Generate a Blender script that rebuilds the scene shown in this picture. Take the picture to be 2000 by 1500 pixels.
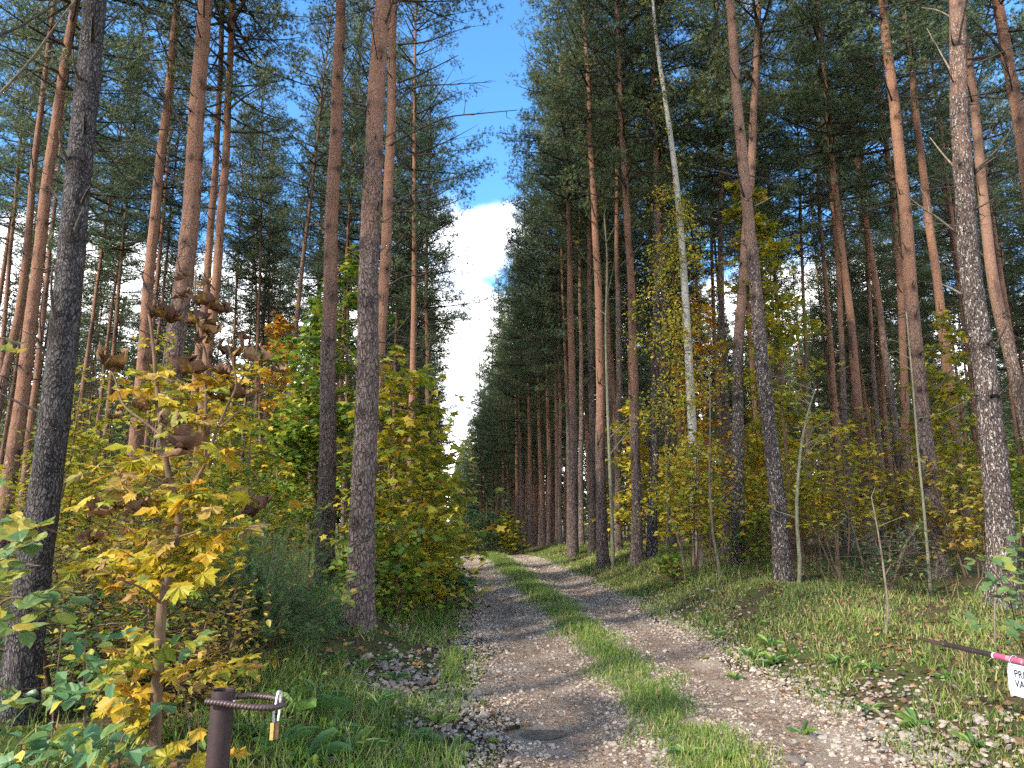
import bpy, math, random
import numpy as np
from mathutils import Vector, Matrix, noise as mnoise

for o in list(bpy.data.objects):
    bpy.data.objects.remove(o)
SC = bpy.context.scene
COL = SC.collection
R_ = math.radians
PI = math.pi

# ------------------------------------------------------------------ camera, light, exposure
CAM_H, PITCH, FPX = 1.6, R_(11.0), 1387.0
cam_d = bpy.data.cameras.new('camera')
cam_d.sensor_width = 36.0
cam_d.lens = 36.0 * FPX / 2000.0
cam_d.clip_start, cam_d.clip_end = 0.05, 3000.0
cam = bpy.data.objects.new('camera', cam_d)
COL.objects.link(cam)
cam.location = (0, 0, CAM_H)
cam.rotation_euler = (PI / 2 + PITCH, 0, 0)
SC.camera = cam

SUN_AZ, SUN_EL = R_(232), R_(33)          # compass-wise from +Y: the sun stands behind the left shoulder
sun_dir = Vector((math.sin(SUN_AZ) * math.cos(SUN_EL), math.cos(SUN_AZ) * math.cos(SUN_EL), math.sin(SUN_EL)))
sun_d = bpy.data.lights.new('sun', 'SUN')
sun_d.energy, sun_d.angle, sun_d.color = 1.9, R_(3.5), (1.0, 0.91, 0.78)
sun = bpy.data.objects.new('sun', sun_d)
COL.objects.link(sun)
sun.rotation_euler = sun_dir.to_track_quat('Z', 'Y').to_euler()

SC.view_settings.view_transform = 'Standard'
SC.view_settings.look = 'None'
SC.view_settings.exposure = 2.45
SC.view_settings.gamma = 1.0
SC.view_settings.use_curve_mapping = False
SC.render.engine = 'CYCLES'
cy = SC.cycles
cy.max_bounces, cy.diffuse_bounces, cy.glossy_bounces = 7, 4, 2
cy.transmission_bounces, cy.transparent_max_bounces = 4, 4
cy.caustics_reflective = cy.caustics_refractive = False
cy.use_denoising = False
cy.sample_clamp_indirect = 6.0

# ------------------------------------------------------------------ node helpers
def nd(nt, typ, **kw):
    n = nt.nodes.new(typ)
    for k, v in kw.items():
        setattr(n, k, v)
    return n

def ramp(nt, fac, stops, interp='LINEAR'):
    r = nd(nt, 'ShaderNodeValToRGB')
    r.color_ramp.interpolation = interp
    el = r.color_ramp.elements
    while len(el) < len(stops):
        el.new(0.5)
    for e, (p, c) in zip(el, stops):
        e.position = p
        e.color = (*c, 1) if len(c) == 3 else c
    nt.links.new(fac, r.inputs[0])
    return r.outputs[0]

def mixc(nt, fac, a, b, mode='MIX'):
    m = nd(nt, 'ShaderNodeMix', data_type='RGBA', blend_type=mode)
    for sock, v in ((m.inputs[0], fac), (m.inputs[6], a), (m.inputs[7], b)):
        if hasattr(v, 'links'):
            nt.links.new(v, sock)
        elif isinstance(v, (int, float)):
            sock.default_value = v
        else:
            sock.default_value = (*v, 1)
    return m.outputs[2]

def mth(nt, op, a, b=0.0, clamp=False):
    m = nd(nt, 'ShaderNodeMath', operation=op, use_clamp=clamp)
    for sock, v in ((m.inputs[0], a), (m.inputs[1], b)):
        if hasattr(v, 'links'):
            nt.links.new(v, sock)
        else:
            sock.default_value = v
    return m.outputs[0]

def noise(nt, vec, scale, detail=3.0, rough=0.55):
    n = nd(nt, 'ShaderNodeTexNoise')
    n.inputs['Scale'].default_value = scale
    n.inputs['Detail'].default_value = detail
    n.inputs['Roughness'].default_value = rough
    if vec is not None:
        nt.links.new(vec, n.inputs['Vector'])
    return n.outputs[0]

def mapping(nt, vec, scale=(1, 1, 1)):
    m = nd(nt, 'ShaderNodeMapping')
    m.inputs['Scale'].default_value = scale
    nt.links.new(vec, m.inputs['Vector'])
    return m.outputs[0]

def new_mat(name):
    m = bpy.data.materials.new(name)
    m.use_nodes = True
    nt = m.node_tree
    nt.nodes.clear()
    out = nd(nt, 'ShaderNodeOutputMaterial')
    return m, nt, out

def principled(nt, out, col, rough=0.8, spec=0.3, metal=0.0, bump=None, bdist=0.01, bstr=1.0):
    p = nd(nt, 'ShaderNodeBsdfPrincipled')
    if hasattr(col, 'links'):
        nt.links.new(col, p.inputs['Base Color'])
    else:
        p.inputs['Base Color'].default_value = (*col, 1)
    if hasattr(rough, 'links'):
        nt.links.new(rough, p.inputs['Roughness'])
    else:
        p.inputs['Roughness'].default_value = rough
    p.inputs['Specular IOR Level'].default_value = spec
    p.inputs['Metallic'].default_value = metal
    if bump is not None:
        b = nd(nt, 'ShaderNodeBump')
        b.inputs['Distance'].default_value = bdist
        b.inputs['Strength'].default_value = bstr
        nt.links.new(bump, b.inputs['Height'])
        nt.links.new(b.outputs[0], p.inputs['Normal'])
    nt.links.new(p.outputs[0], out.inputs['Surface'])
    return p

# ------------------------------------------------------------------ sky with low white cloud
W = bpy.data.worlds.new('World')
SC.world = W
W.use_nodes = True
nt = W.node_tree
nt.nodes.clear()
wout = nd(nt, 'ShaderNodeOutputWorld')
bg = nd(nt, 'ShaderNodeBackground')
bg.inputs['Strength'].default_value = 0.15
sky = nd(nt, 'ShaderNodeTexSky', sky_type='NISHITA', sun_disc=False)
sky.sun_elevation, sky.sun_rotation = SUN_EL, SUN_AZ
sky.air_density, sky.dust_density, sky.ozone_density = 1.0, 0.2, 3.0
tcw = nd(nt, 'ShaderNodeTexCoord')
sep = nd(nt, 'ShaderNodeSeparateXYZ')
nt.links.new(tcw.outputs['Generated'], sep.inputs[0])
zc = mth(nt, 'ADD', mth(nt, 'MAXIMUM', sep.outputs[2], 0.0), 0.22)
comb = nd(nt, 'ShaderNodeCombineXYZ')
nt.links.new(mth(nt, 'DIVIDE', sep.outputs[0], zc), comb.inputs[0])
nt.links.new(mth(nt, 'DIVIDE', sep.outputs[1], zc), comb.inputs[1])
coff = nd(nt, 'ShaderNodeVectorMath', operation='ADD')
coff.inputs[1].default_value = (7.3, 4.0, 0.0)
nt.links.new(comb.outputs[0], coff.inputs[0])
cn = noise(nt, coff.outputs[0], 1.5, 7.0, 0.55)
# cloud banks lie low; scattered cloud is added overhead to lift the ambient light
bias = nd(nt, 'ShaderNodeMapRange')
bias.inputs['From Min'].default_value, bias.inputs['From Max'].default_value = 0.22, 0.36
bias.inputs['To Min'].default_value, bias.inputs['To Max'].default_value = 0.26, -0.03
nt.links.new(sep.outputs[2], bias.inputs['Value'])
cl = ramp(nt, mth(nt, 'ADD', cn, bias.outputs[0]), [(0.51, (0, 0, 0)), (0.63, (1, 1, 1))], 'EASE')
cshade = ramp(nt, noise(nt, comb.outputs[0], 3.1, 5.0), [(0.3, (2.4, 2.6, 2.9)), (0.60, (6.8, 6.7, 6.6))])
skyc = mixc(nt, 1.0, sky.outputs[0], (0.275, 0.46, 0.57), 'MULTIPLY')
nt.links.new(mixc(nt, cl, skyc, cshade), bg.inputs['Color'])
nt.links.new(bg.outputs[0], wout.inputs['Surface'])

# ------------------------------------------------------------------ materials
def bark_mat(name, low, lowd, high, highd, scale=20.0, fleck=0.5, bd=0.02):
    """Scots pine bark: grey plates split by fissures below, thin orange flakes above (orange_start metres up)."""
    m, nt, out = new_mat(name)
    tc = nd(nt, 'ShaderNodeTexCoord')
    oi = nd(nt, 'ShaderNodeObjectInfo')
    off = nd(nt, 'ShaderNodeVectorMath', operation='ADD')
    nt.links.new(tc.outputs['Object'], off.inputs[0])
    nt.links.new(mth(nt, 'MULTIPLY', oi.outputs['Random'], 37.0), off.inputs[1])
    v = off.outputs[0]
    sv = mapping(nt, v, (1, 1, 0.42))
    dn = nd(nt, 'ShaderNodeTexNoise')
    dn.inputs['Scale'].default_value = 9.0
    dn.inputs['Detail'].default_value = 3.0
    nt.links.new(sv, dn.inputs['Vector'])
    dv = nd(nt, 'ShaderNodeVectorMath', operation='MULTIPLY_ADD')
    dv.inputs[1].default_value = (0.14, 0.14, 0.14)
    nt.links.new(dn.outputs['Color'], dv.inputs[0])
    nt.links.new(sv, dv.inputs[2])
    ve = nd(nt, 'ShaderNodeTexVoronoi', feature='DISTANCE_TO_EDGE')
    vc = nd(nt, 'ShaderNodeTexVoronoi', feature='F1')
    for x in (ve, vc):
        x.inputs['Scale'].default_value = scale
        nt.links.new(dv.outputs[0], x.inputs['Vector'])
    fiss = ramp(nt, ve.outputs['Distance'], [(0.0, (.15, .15, .15)), (0.22, (1, 1, 1))])
    fine = noise(nt, mapping(nt, v, (1, 1, 0.55)), 75.0, 4.0, 0.65)
    med = noise(nt, mapping(nt, v, (1, 1, 0.5)), 16.0, 3.0, 0.6)
    big = noise(nt, v, 1.1, 2.0)
    # height blend
    sz = nd(nt, 'ShaderNodeSeparateXYZ')
    nt.links.new(tc.outputs['Object'], sz.inputs[0])
    at = nd(nt, 'ShaderNodeAttribute', attribute_type='OBJECT', attribute_name='orange_start')
    hz = mth(nt, 'SUBTRACT', sz.outputs[2], at.outputs['Fac'])
    hz = mth(nt, 'ADD', hz, mth(nt, 'MULTIPLY', mth(nt, 'SUBTRACT', big, 0.5), 5.0))
    hz = mth(nt, 'ADD', hz, mth(nt, 'MULTIPLY', mth(nt, 'SUBTRACT', med, 0.5), 5.0))
    hb = nd(nt, 'ShaderNodeMapRange')
    hb.inputs['From Min'].default_value, hb.inputs['From Max'].default_value = -1.3, 1.6
    nt.links.new(hz, hb.inputs['Value'])
    plate = mixc(nt, mth(nt, 'MULTIPLY', vc.outputs['Color'], 0.7), low, tuple(c * 1.75 for c in low))
    fissn = mth(nt, 'ADD', fiss, mth(nt, 'MULTIPLY', mth(nt, 'SUBTRACT', med, 0.42), 1.6), True)
    plate = mixc(nt, fissn, lowd, plate)
    plate = mixc(nt, mth(nt, 'MULTIPLY', ramp(nt, fine, [(0.56, (0, 0, 0)), (0.70, (1, 1, 1))]), fleck), plate, (0.36, 0.34, 0.31))
    if fleck > .9:
        fl = noise(nt, mapping(nt, v, (1, 1, 0.42)), 40.0, 2.0, 0.5)
        plate = mixc(nt, mth(nt, 'MULTIPLY', ramp(nt, fl, [(0.575, (0, 0, 0)), (0.63, (1, 1, 1))]), 0.85), plate, (0.42, 0.38, 0.34))
    plate = mixc(nt, ramp(nt, fine, [(0.24, (1, 1, 1)), (0.39, (0, 0, 0))]), plate, lowd)
    flake = ramp(nt, fine, [(0.30, highd), (0.47, tuple(.5 * (a + b) for a, b in zip(high, highd))), (0.62, high)])
    flake = mixc(nt, mth(nt, 'MULTIPLY', ramp(nt, med, [(0.52, (0, 0, 0)), (0.68, (1, 1, 1))]), 0.5), flake, tuple(c * 0.8 for c in low))
    flake = mixc(nt, mth(nt, 'MULTIPLY', mth(nt, 'SUBTRACT', 1.0, fiss), 0.5), flake, highd)
    col = mixc(nt, hb.outputs[0], plate, flake)
    kn = nd(nt, 'ShaderNodeAttribute', attribute_name='knot')
    col = mixc(nt, mth(nt, 'MULTIPLY', kn.outputs['Fac'], mth(nt, 'ADD', mth(nt, 'MULTIPLY', med, 1.4), 0.05), True), col, (0.030, 0.023, 0.020))
    hgt = mth(nt, 'ADD', mth(nt, 'MULTIPLY', fissn, mth(nt, 'SUBTRACT', 1.1, mth(nt, 'MULTIPLY', hb.outputs[0], 0.8))), mth(nt, 'MULTIPLY', fine, 0.55))
    principled(nt, out, col, 0.92, 0.12, bump=hgt, bdist=bd)
    return m

M = {}
M['bark'] = bark_mat('pine_bark', (0.135, 0.100, 0.084), (0.030, 0.022, 0.019), (0.30, 0.158, 0.096), (0.14, 0.076, 0.054), 27, 0.28, 0.024)
M['bark_dark'] = bark_mat('dark_pine_bark', (0.062, 0.055, 0.053), (0.013, 0.011, 0.011), (0.17, 0.145, 0.130), (0.05, 0.04, 0.038), 52, 0.5, 0.016)
M['bark_pale'] = bark_mat('pale_flecked_pine_bark', (0.070, 0.052, 0.045), (0.026, 0.019, 0.017), (0.29, 0.17, 0.115), (0.14, 0.084, 0.062), 38, 0.95)

def wood_mat(name, c1, c2, scale=30):
    m, nt, out = new_mat(name)
    tc = nd(nt, 'ShaderNodeTexCoord')
    n = noise(nt, mapping(nt, tc.outputs['Object'], (1, 1, 0.3)), scale, 4, 0.65)
    principled(nt, out, ramp(nt, n, [(0.35, c1), (0.65, c2)]), 0.9, 0.15, bump=n, bdist=0.004)
    return m
M['deadwood'] = wood_mat('dead_wood', (0.030, 0.024, 0.020), (0.085, 0.068, 0.055))
M['palewood'] = wood_mat('pale_dead_wood', (0.10, 0.085, 0.06), (0.24, 0.20, 0.15))
M['twig'] = wood_mat('brown_twig', (0.055, 0.035, 0.025), (0.14, 0.09, 0.06))
M['sapling'] = wood_mat('sapling_bark', (0.085, 0.065, 0.045), (0.19, 0.155, 0.115))
M['mossy'] = wood_mat('mossy_bark', (0.10, 0.10, 0.06), (0.22, 0.21, 0.14))
M['maplestem'] = wood_mat('maple_bark', (0.085, 0.055, 0.035), (0.16, 0.105, 0.065), 18)

def birch_mat():
    m, nt, out = new_mat('birch_bark')
    tc = nd(nt, 'ShaderNodeTexCoord')
    band = noise(nt, mapping(nt, tc.outputs['Object'], (2.5, 2.5, 16)), 1.6, 4, 0.7)
    big = noise(nt, tc.outputs['Object'], 3.0, 3)
    sz = nd(nt, 'ShaderNodeSeparateXYZ')
    nt.links.new(tc.outputs['Object'], sz.inputs[0])
    base = ramp(nt, mth(nt, 'ADD', mth(nt, 'MULTIPLY', sz.outputs[2], 0.22), mth(nt, 'MULTIPLY', big, 0.6)), [(0.30, (0.13, 0.115, 0.08)), (0.8, (0.36, 0.34, 0.295))])
    col = mixc(nt, ramp(nt, band, [(0.56, (0, 0, 0)), (0.66, (1, 1, 1))]), base, (0.06, 0.05, 0.045))
    principled(nt, out, col, 0.7, 0.3, bump=band, bdist=0.006)
    return m
M['birch'] = birch_mat()

def leaf_mat(name, stops, trans=0.35, use_obj=False, spots=0.0, spot_col=(0.12, 0.06, 0.025), nscale=40, rough=0.55):
    m, nt, out = new_mat(name)
    tc = nd(nt, 'ShaderNodeTexCoord')
    if use_obj:
        oi = nd(nt, 'ShaderNodeObjectInfo')
        f = oi.outputs['Random']
    else:
        a = nd(nt, 'ShaderNodeAttribute', attribute_name='tint')
        f = a.outputs['Fac']
    n = noise(nt, tc.outputs['Object'], nscale, 3)
    f2 = mth(nt, 'ADD', f, mth(nt, 'MULTIPLY', mth(nt, 'SUBTRACT', n, 0.5), 0.35), True)
    col = ramp(nt, f2, stops)
    if spots > 0:
        n2 = noise(nt, tc.outputs['Object'], nscale * 0.6, 4, 0.7)
        col = mixc(nt, ramp(nt, n2, [(0.62 - 0.12 * spots, (0, 0, 0)), (0.72 - 0.10 * spots, (1, 1, 1))]), col, spot_col)
    p = nd(nt, 'ShaderNodeBsdfPrincipled')
    nt.links.new(col, p.inputs['Base Color'])
    p.inputs['Roughness'].default_value = rough
    p.inputs['Specular IOR Level'].default_value = 0.35
    t = nd(nt, 'ShaderNodeBsdfTranslucent')
    nt.links.new(col, t.inputs['Color'])
    mx = nd(nt, 'ShaderNodeMixShader')
    mx.inputs[0].default_value = trans
    nt.links.new(p.outputs[0], mx.inputs[1])
    nt.links.new(t.outputs[0], mx.inputs[2])
    nt.links.new(mx.outputs[0], out.inputs['Surface'])
    return m

M['needle'] = leaf_mat('pine_needles', [(0.0, (0.056, 0.084, 0.036)), (0.5, (0.102, 0.134, 0.050)), (0.9, (0.160, 0.178, 0.058)), (1.0, (0.20, 0.15, 0.05))], 0.25, nscale=3)
M['needle_blue'] = leaf_mat('blue_green_needles', [(0.0, (0.052, 0.088, 0.044)), (0.6, (0.092, 0.136, 0.060)), (1.0, (0.15, 0.175, 0.07))], 0.25, nscale=3)
M['juniper'] = leaf_mat('juniper_needles', [(0.0, (0.026, 0.066, 0.018)), (0.6, (0.050, 0.108, 0.028)), (1.0, (0.11, 0.15, 0.04))], 0.2, nscale=4)
M['leaf_yellowgreen'] = leaf_mat('yellow_green_leaves', [(0.0, (0.10, 0.16, 0.025)), (0.35, (0.25, 0.27, 0.03)), (0.68, (0.40, 0.36, 0.03)), (0.94, (0.48, 0.34, 0.03)), (1.0, (0.44, 0.20, 0.03))], 0.4, nscale=4)
M['leaf_yellow'] = leaf_mat('yellow_leaves', [(0.0, (0.20, 0.25, 0.03)), (0.35, (0.40, 0.37, 0.035)), (0.8, (0.53, 0.40, 0.03)), (1.0, (0.50, 0.27, 0.03))], 0.4, nscale=4)
M['leaf_mapleyellow'] = leaf_mat('maple_foliage_yellow', [(0.0, (0.18, 0.22, 0.025)), (0.3, (0.38, 0.33, 0.025)), (0.7, (0.52, 0.36, 0.025)), (1.0, (0.40, 0.20, 0.03))], 0.4, False, 0.6, (0.20, 0.11, 0.035), 26)
M['leaf_orange'] = leaf_mat('orange_yellow_leaves', [(0.0, (0.30, 0.27, 0.03)), (0.4, (0.56, 0.33, 0.03)), (0.8, (0.62, 0.26, 0.03)), (1.0, (0.45, 0.14, 0.03))], 0.4, nscale=4)
M['leaf_green'] = leaf_mat('fresh_green_leaves', [(0.0, (0.06, 0.13, 0.02)), (0.5, (0.13, 0.22, 0.025)), (0.85, (0.25, 0.29, 0.03)), (1.0, (0.45, 0.34, 0.03))], 0.4, nscale=4)
M['leaf_dark'] = leaf_mat('dark_green_leaves', [(0.0, (0.035, 0.085, 0.035)), (0.6, (0.07, 0.14, 0.05)), (1.0, (0.17, 0.21, 0.04))], 0.35, nscale=4)
M['leaf_dull'] = leaf_mat('dull_yellow_brown_leaves', [(0.0, (0.15, 0.18, 0.03)), (0.4, (0.31, 0.27, 0.04)), (0.8, (0.43, 0.29, 0.045)), (1.0, (0.30, 0.14, 0.04))], 0.35, nscale=4)
M['leaf_brown'] = leaf_mat('withered_brown_leaves', [(0.0, (0.16, 0.07, 0.035)), (0.6, (0.28, 0.12, 0.06)), (1.0, (0.38, 0.19, 0.10))], 0.25, nscale=4)
M['leaf_birch'] = leaf_mat('birch_leaves', [(0.0, (0.14, 0.20, 0.03)), (0.4, (0.36, 0.36, 0.04)), (0.8, (0.58, 0.44, 0.04)), (1.0, (0.55, 0.25, 0.03))], 0.4, nscale=4)
M['maple_leaf'] = leaf_mat('maple_leaf_yellow', [(0.0, (0.15, 0.22, 0.02)), (0.25, (0.32, 0.31, 0.02)), (0.65, (0.50, 0.35, 0.02)), (1.0, (0.48, 0.26, 0.02))], 0.4, True, 0.6, (0.20, 0.11, 0.035), 7)
M['maple_leaf_mixed'] = leaf_mat('maple_leaf_half_withered', [(0.0, (0.14, 0.16, 0.03)), (0.5, (0.36, 0.26, 0.03)), (1.0, (0.30, 0.16, 0.04))], 0.35, True, 1.2, (0.17, 0.095, 0.05), 6)
M['curled_leaf'] = leaf_mat('curled_dead_leaf', [(0.0, (0.075, 0.036, 0.021)), (0.5, (0.135, 0.070, 0.040)), (1.0, (0.22, 0.135, 0.075))], 0.2, True, 0.55, (0.32, 0.20, 0.03), 5, 0.65)
M['hazel_leaf'] = leaf_mat('hazel_leaf', [(0.0, (0.07, 0.135, 0.05)), (0.5, (0.125, 0.195, 0.06)), (0.8, (0.25, 0.27, 0.05)), (1.0, (0.38, 0.29, 0.045))], 0.4, True, 0.3, (0.42, 0.36, 0.08), 6)
M['oval_leaf'] = leaf_mat('oval_shrub_leaf', [(0.0, (0.055, 0.13, 0.055)), (0.6, (0.10, 0.19, 0.065)), (0.88, (0.21, 0.26, 0.04)), (1.0, (0.46, 0.36, 0.04))], 0.3, True, 0.25, (0.24, 0.22, 0.04), nscale=6, rough=0.42)
M['weed_leaf'] = leaf_mat('weed_leaf', [(0.0, (0.06, 0.14, 0.04)), (0.6, (0.11, 0.21, 0.05)), (1.0, (0.22, 0.30, 0.06))], 0.35, True, 0.0, nscale=18)
M['grass'] = leaf_mat('grass_blades', [(0.0, (0.07, 0.14, 0.025)), (0.45, (0.14, 0.235, 0.035)), (0.72, (0.24, 0.28, 0.05)), (0.88, (0.36, 0.31, 0.12)), (1.0, (0.40, 0.31, 0.16))], 0.35, nscale=2)
M['litter'] = leaf_mat('fallen_leaves', [(0.0, (0.06, 0.035, 0.02)), (0.5, (0.17, 0.09, 0.04)), (0.85, (0.24, 0.13, 0.05)), (1.0, (0.42, 0.29, 0.05))], 0.15, nscale=5)
M['pine_litter'] = leaf_mat('fallen_needles', [(0.0, (0.045, 0.028, 0.020)), (0.6, (0.14, 0.076, 0.045)), (1.0, (0.27, 0.16, 0.09))], 0.0, nscale=5)
M['stone'] = leaf_mat('gravel_stone', [(0.0, (0.115, 0.095, 0.078)), (0.4, (0.26, 0.212, 0.165)), (0.75, (0.38, 0.312, 0.238)), (0.9, (0.38, 0.27, 0.19)), (1.0, (0.50, 0.445, 0.365))], 0.0, nscale=30, rough=0.85)
M['rock'] = leaf_mat('pale_rock', [(0.0, (0.10, 0.09, 0.082)), (0.5, (0.19, 0.17, 0.15)), (1.0, (0.31, 0.275, 0.235))], 0.0, True, nscale=14, rough=0.85)

def ground_mat():
    m, nt, out = new_mat('forest_floor')
    tc = nd(nt, 'ShaderNodeTexCoord')
    n1 = noise(nt, tc.outputs['Object'], 0.9, 5, 0.6)
    n2 = noise(nt, tc.outputs['Object'], 26, 5, 0.7)
    n3 = noise(nt, tc.outputs['Object'], 4.0, 4, 0.6)
    soil = ramp(nt, n2, [(0.3, (0.028, 0.020, 0.013)), (0.55, (0.085, 0.058, 0.035)), (0.75, (0.16, 0.115, 0.07))])
    moss = ramp(nt, n2, [(0.3, (0.030, 0.042, 0.012)), (0.7, (0.085, 0.10, 0.028))])
    col = mixc(nt, ramp(nt, mth(nt, 'ADD', mth(nt, 'MULTIPLY', n1, 0.6), mth(nt, 'MULTIPLY', n3, 0.4)), [(0.44, (0, 0, 0)), (0.58, (1, 1, 1))]), soil, moss)
    principled(nt, out, col, 0.95, 0.1, bump=n2, bdist=0.03)
    return m
M['ground'] = ground_mat()

def track_mat():
    m, nt, out = new_mat('packed_gravel')
    tc = nd(nt, 'ShaderNodeTexCoord')
    O = tc.outputs['Object']
    n1 = noise(nt, O, 2.2, 4, 0.6)
    n2 = noise(nt, O, 110, 4, 0.75)
    vo = nd(nt, 'ShaderNodeTexVoronoi', feature='F1')
    vo.inputs['Scale'].default_value = 60
    nt.links.new(O, vo.inputs['Vector'])
    vo2 = nd(nt, 'ShaderNodeTexVoronoi', feature='F1')
    vo2.inputs['Scale'].default_value = 130
    nt.links.new(O, vo2.inputs['Vector'])
    base = ramp(nt, n2, [(0.25, (0.13, 0.096, 0.068)), (0.5, (0.27, 0.212, 0.156)), (0.75, (0.43, 0.355, 0.272))])
    peb = ramp(nt, vo.outputs['Color'], [(0.0, (0.21, 0.17, 0.13)), (0.6, (0.40, 0.33, 0.25)), (1.0, (0.54, 0.46, 0.36))])
    col = mixc(nt, ramp(nt, vo.outputs['Distance'], [(0.22, (0.8, 0.8, 0.8)), (0.42, (0, 0, 0))]), base, peb)
    col = mixc(nt, ramp(nt, n1, [(0.42, (0.55, 0.55, 0.55)), (0.62, (0, 0, 0))]), col, (0.17, 0.118, 0.082))
    h = mth(nt, 'ADD', mth(nt, 'MULTIPLY', vo.outputs['Distance'], -1.0), mth(nt, 'MULTIPLY', n2, 0.8))
    principled(nt, out, col, 0.9, 0.2, bump=h, bdist=0.012)
    return m
M['track'] = track_mat()

def simple_mat(name, col, rough=0.6, spec=0.3, metal=0.0, var=0.25, scale=30, bd=0.002):
    m, nt, out = new_mat(name)
    tc = nd(nt, 'ShaderNodeTexCoord')
    n = noise(nt, tc.outputs['Object'], scale, 5, 0.65)
    c = ramp(nt, n, [(0.3, tuple(x * (1 - var) for x in col)), (0.7, tuple(min(1, x * (1 + var)) for x in col))])
    principled(nt, out, c, rough, spec, metal, n, bd)
    return m
M['post'] = simple_mat('brown_post_paint', (0.024, 0.0125, 0.0115), 0.6, 0.22, 0, 0.25, 22)
def chip(m, col, scale, lo):
    nt = m.node_tree; p = [n for n in nt.nodes if n.type == 'BSDF_PRINCIPLED'][0]; src = p.inputs['Base Color'].links[0].from_socket
    tc = nd(nt, 'ShaderNodeTexCoord'); n = noise(nt, mapping(nt, tc.outputs['Object'], (1, 1, .6)), scale, 6, .7)
    nt.links.new(mixc(nt, ramp(nt, n, [(lo, (0, 0, 0)), (lo + .05, (1, 1, 1))]), src, col), p.inputs['Base Color'])
chip(M['post'], (0.07, 0.034, 0.022), 28, .62)
M['rebar'] = simple_mat('brown_painted_rebar', (0.058, 0.034, 0.031), 0.45, 0.5, 0.1, 0.3, 60)
M['weld'] = simple_mat('weld_metal', (0.16, 0.13, 0.13), 0.35, 0.6, 0.6, 0.4, 90)
M['brass'] = simple_mat('worn_brass', (0.62, 0.42, 0.13), 0.4, 0.5, 0.35, 0.15, 60)
M['brass_dark'] = simple_mat('dark_brass', (0.13, 0.075, 0.035), 0.5, 0.5, 0.3, 0.2, 60)
M['steel'] = simple_mat('bright_steel', (0.72, 0.74, 0.76), 0.3, 0.6, 0.5, 0.08, 60)
M['armblack'] = simple_mat('dark_brown_arm_paint', (0.030, 0.020, 0.020), 0.42, 0.5, 0, 0.2, 30)
M['armpink'] = simple_mat('faded_red_arm_paint', (0.34, 0.07, 0.13), 0.55, 0.3, 0, 0.15, 30)
M['armwhite'] = simple_mat('white_arm_paint', (0.78, 0.77, 0.76), 0.5, 0.4, 0, 0.06, 30)
M['sign'] = simple_mat('white_sign_sheet', (0.52, 0.60, 0.68), 0.45, 0.4, 0, 0.05, 9)
M['ink'] = simple_mat('black_print', (0.025, 0.025, 0.03), 0.6, 0.2, 0, 0.1)

chip(M['armpink'], (0.36, 0.22, 0.25), 18, .56); chip(M['sign'], (0.40, 0.45, 0.50), 6, .58); chip(M['armwhite'], (0.45, 0.42, 0.40), 25, .6); chip(M['armblack'], (0.10, 0.065, 0.05), 30, .62); chip(M['rebar'], (0.09, 0.042, 0.024), 60, .58)
def water_mat():
    m, nt, out = new_mat('muddy_water')
    tc = nd(nt, 'ShaderNodeTexCoord')
    n = noise(nt, tc.outputs['Object'], 9, 2)
    p = principled(nt, out, ramp(nt, n, [(0.3, (0.10, 0.082, 0.064)), (0.7, (0.16, 0.132, 0.10))]), 0.04, 0.5)
    return m
M['water'] = water_mat()

# ------------------------------------------------------------------ object helpers
def link(name, me, mat=None, parent=None):
    o = bpy.data.objects.new(name, me)
    COL.objects.link(o)
    if parent is not None:
        o.parent = parent
    if mat is not None and me is not None and not me.materials:
        me.materials.append(mat)
    return o

def tag(o, label=None, cat=None, group=None, kind=None):
    if label: o['label'] = label
    if cat: o['category'] = cat
    if group: o['group'] = group
    if kind: o['kind'] = kind
    return o

def empty(name, loc, rot=(0, 0, 0), sc=1.0):
    o = bpy.data.objects.new(name, None)
    COL.objects.link(o)
    o.location, o.rotation_euler, o.scale = loc, rot, (sc, sc, sc)
    o.empty_display_size = 0.2
    return o

def mesh_np(name, V, F, mat=None, tint=None, smooth=False):
    V = np.asarray(V, np.float32).reshape(-1, 3)
    F = np.asarray(F, np.int32)
    k = F.shape[1]
    me = bpy.data.meshes.new(name)
    me.vertices.add(len(V))
    me.vertices.foreach_set('co', V.ravel())
    me.loops.add(F.size)
    me.loops.foreach_set('vertex_index', F.ravel())
    me.polygons.add(len(F))
    me.polygons.foreach_set('loop_start', np.arange(0, F.size, k, dtype=np.int32))
    me.polygons.foreach_set('loop_total', np.full(len(F), k, np.int32))
    me.polygons.foreach_set('use_smooth', np.full(len(F), bool(smooth)))
    if tint is not None:
        a = me.attributes.new('tint', 'FLOAT', 'POINT')
        a.data.foreach_set('value', np.asarray(tint, np.float32))
    me.update(calc_edges=True)
    me.validate()
    if mat is not None:
        me.materials.append(mat)
    return me

class Soup:
    """gathers triangles for one mesh"""
    def __init__(self):
        self.V, self.F, self.T, self.n = [], [], [], 0
    def add(self, V, F, t=0.5):
        V = np.asarray(V, float).reshape(-1, 3)
        F = np.asarray(F, int)
        if F.shape[1] == 4:
            F = np.concatenate([F[:, [0, 1, 2]], F[:, [0, 2, 3]]])
        self.V.append(V); self.F.append(F + self.n)
        self.T.append(np.full(len(V), t) if np.isscalar(t) else np.asarray(t))
        self.n += len(V)
    def mesh(self, name, mat, smooth=False):
        return mesh_np(name, np.concatenate(self.V), np.concatenate(self.F), mat, np.concatenate(self.T), smooth)

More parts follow.
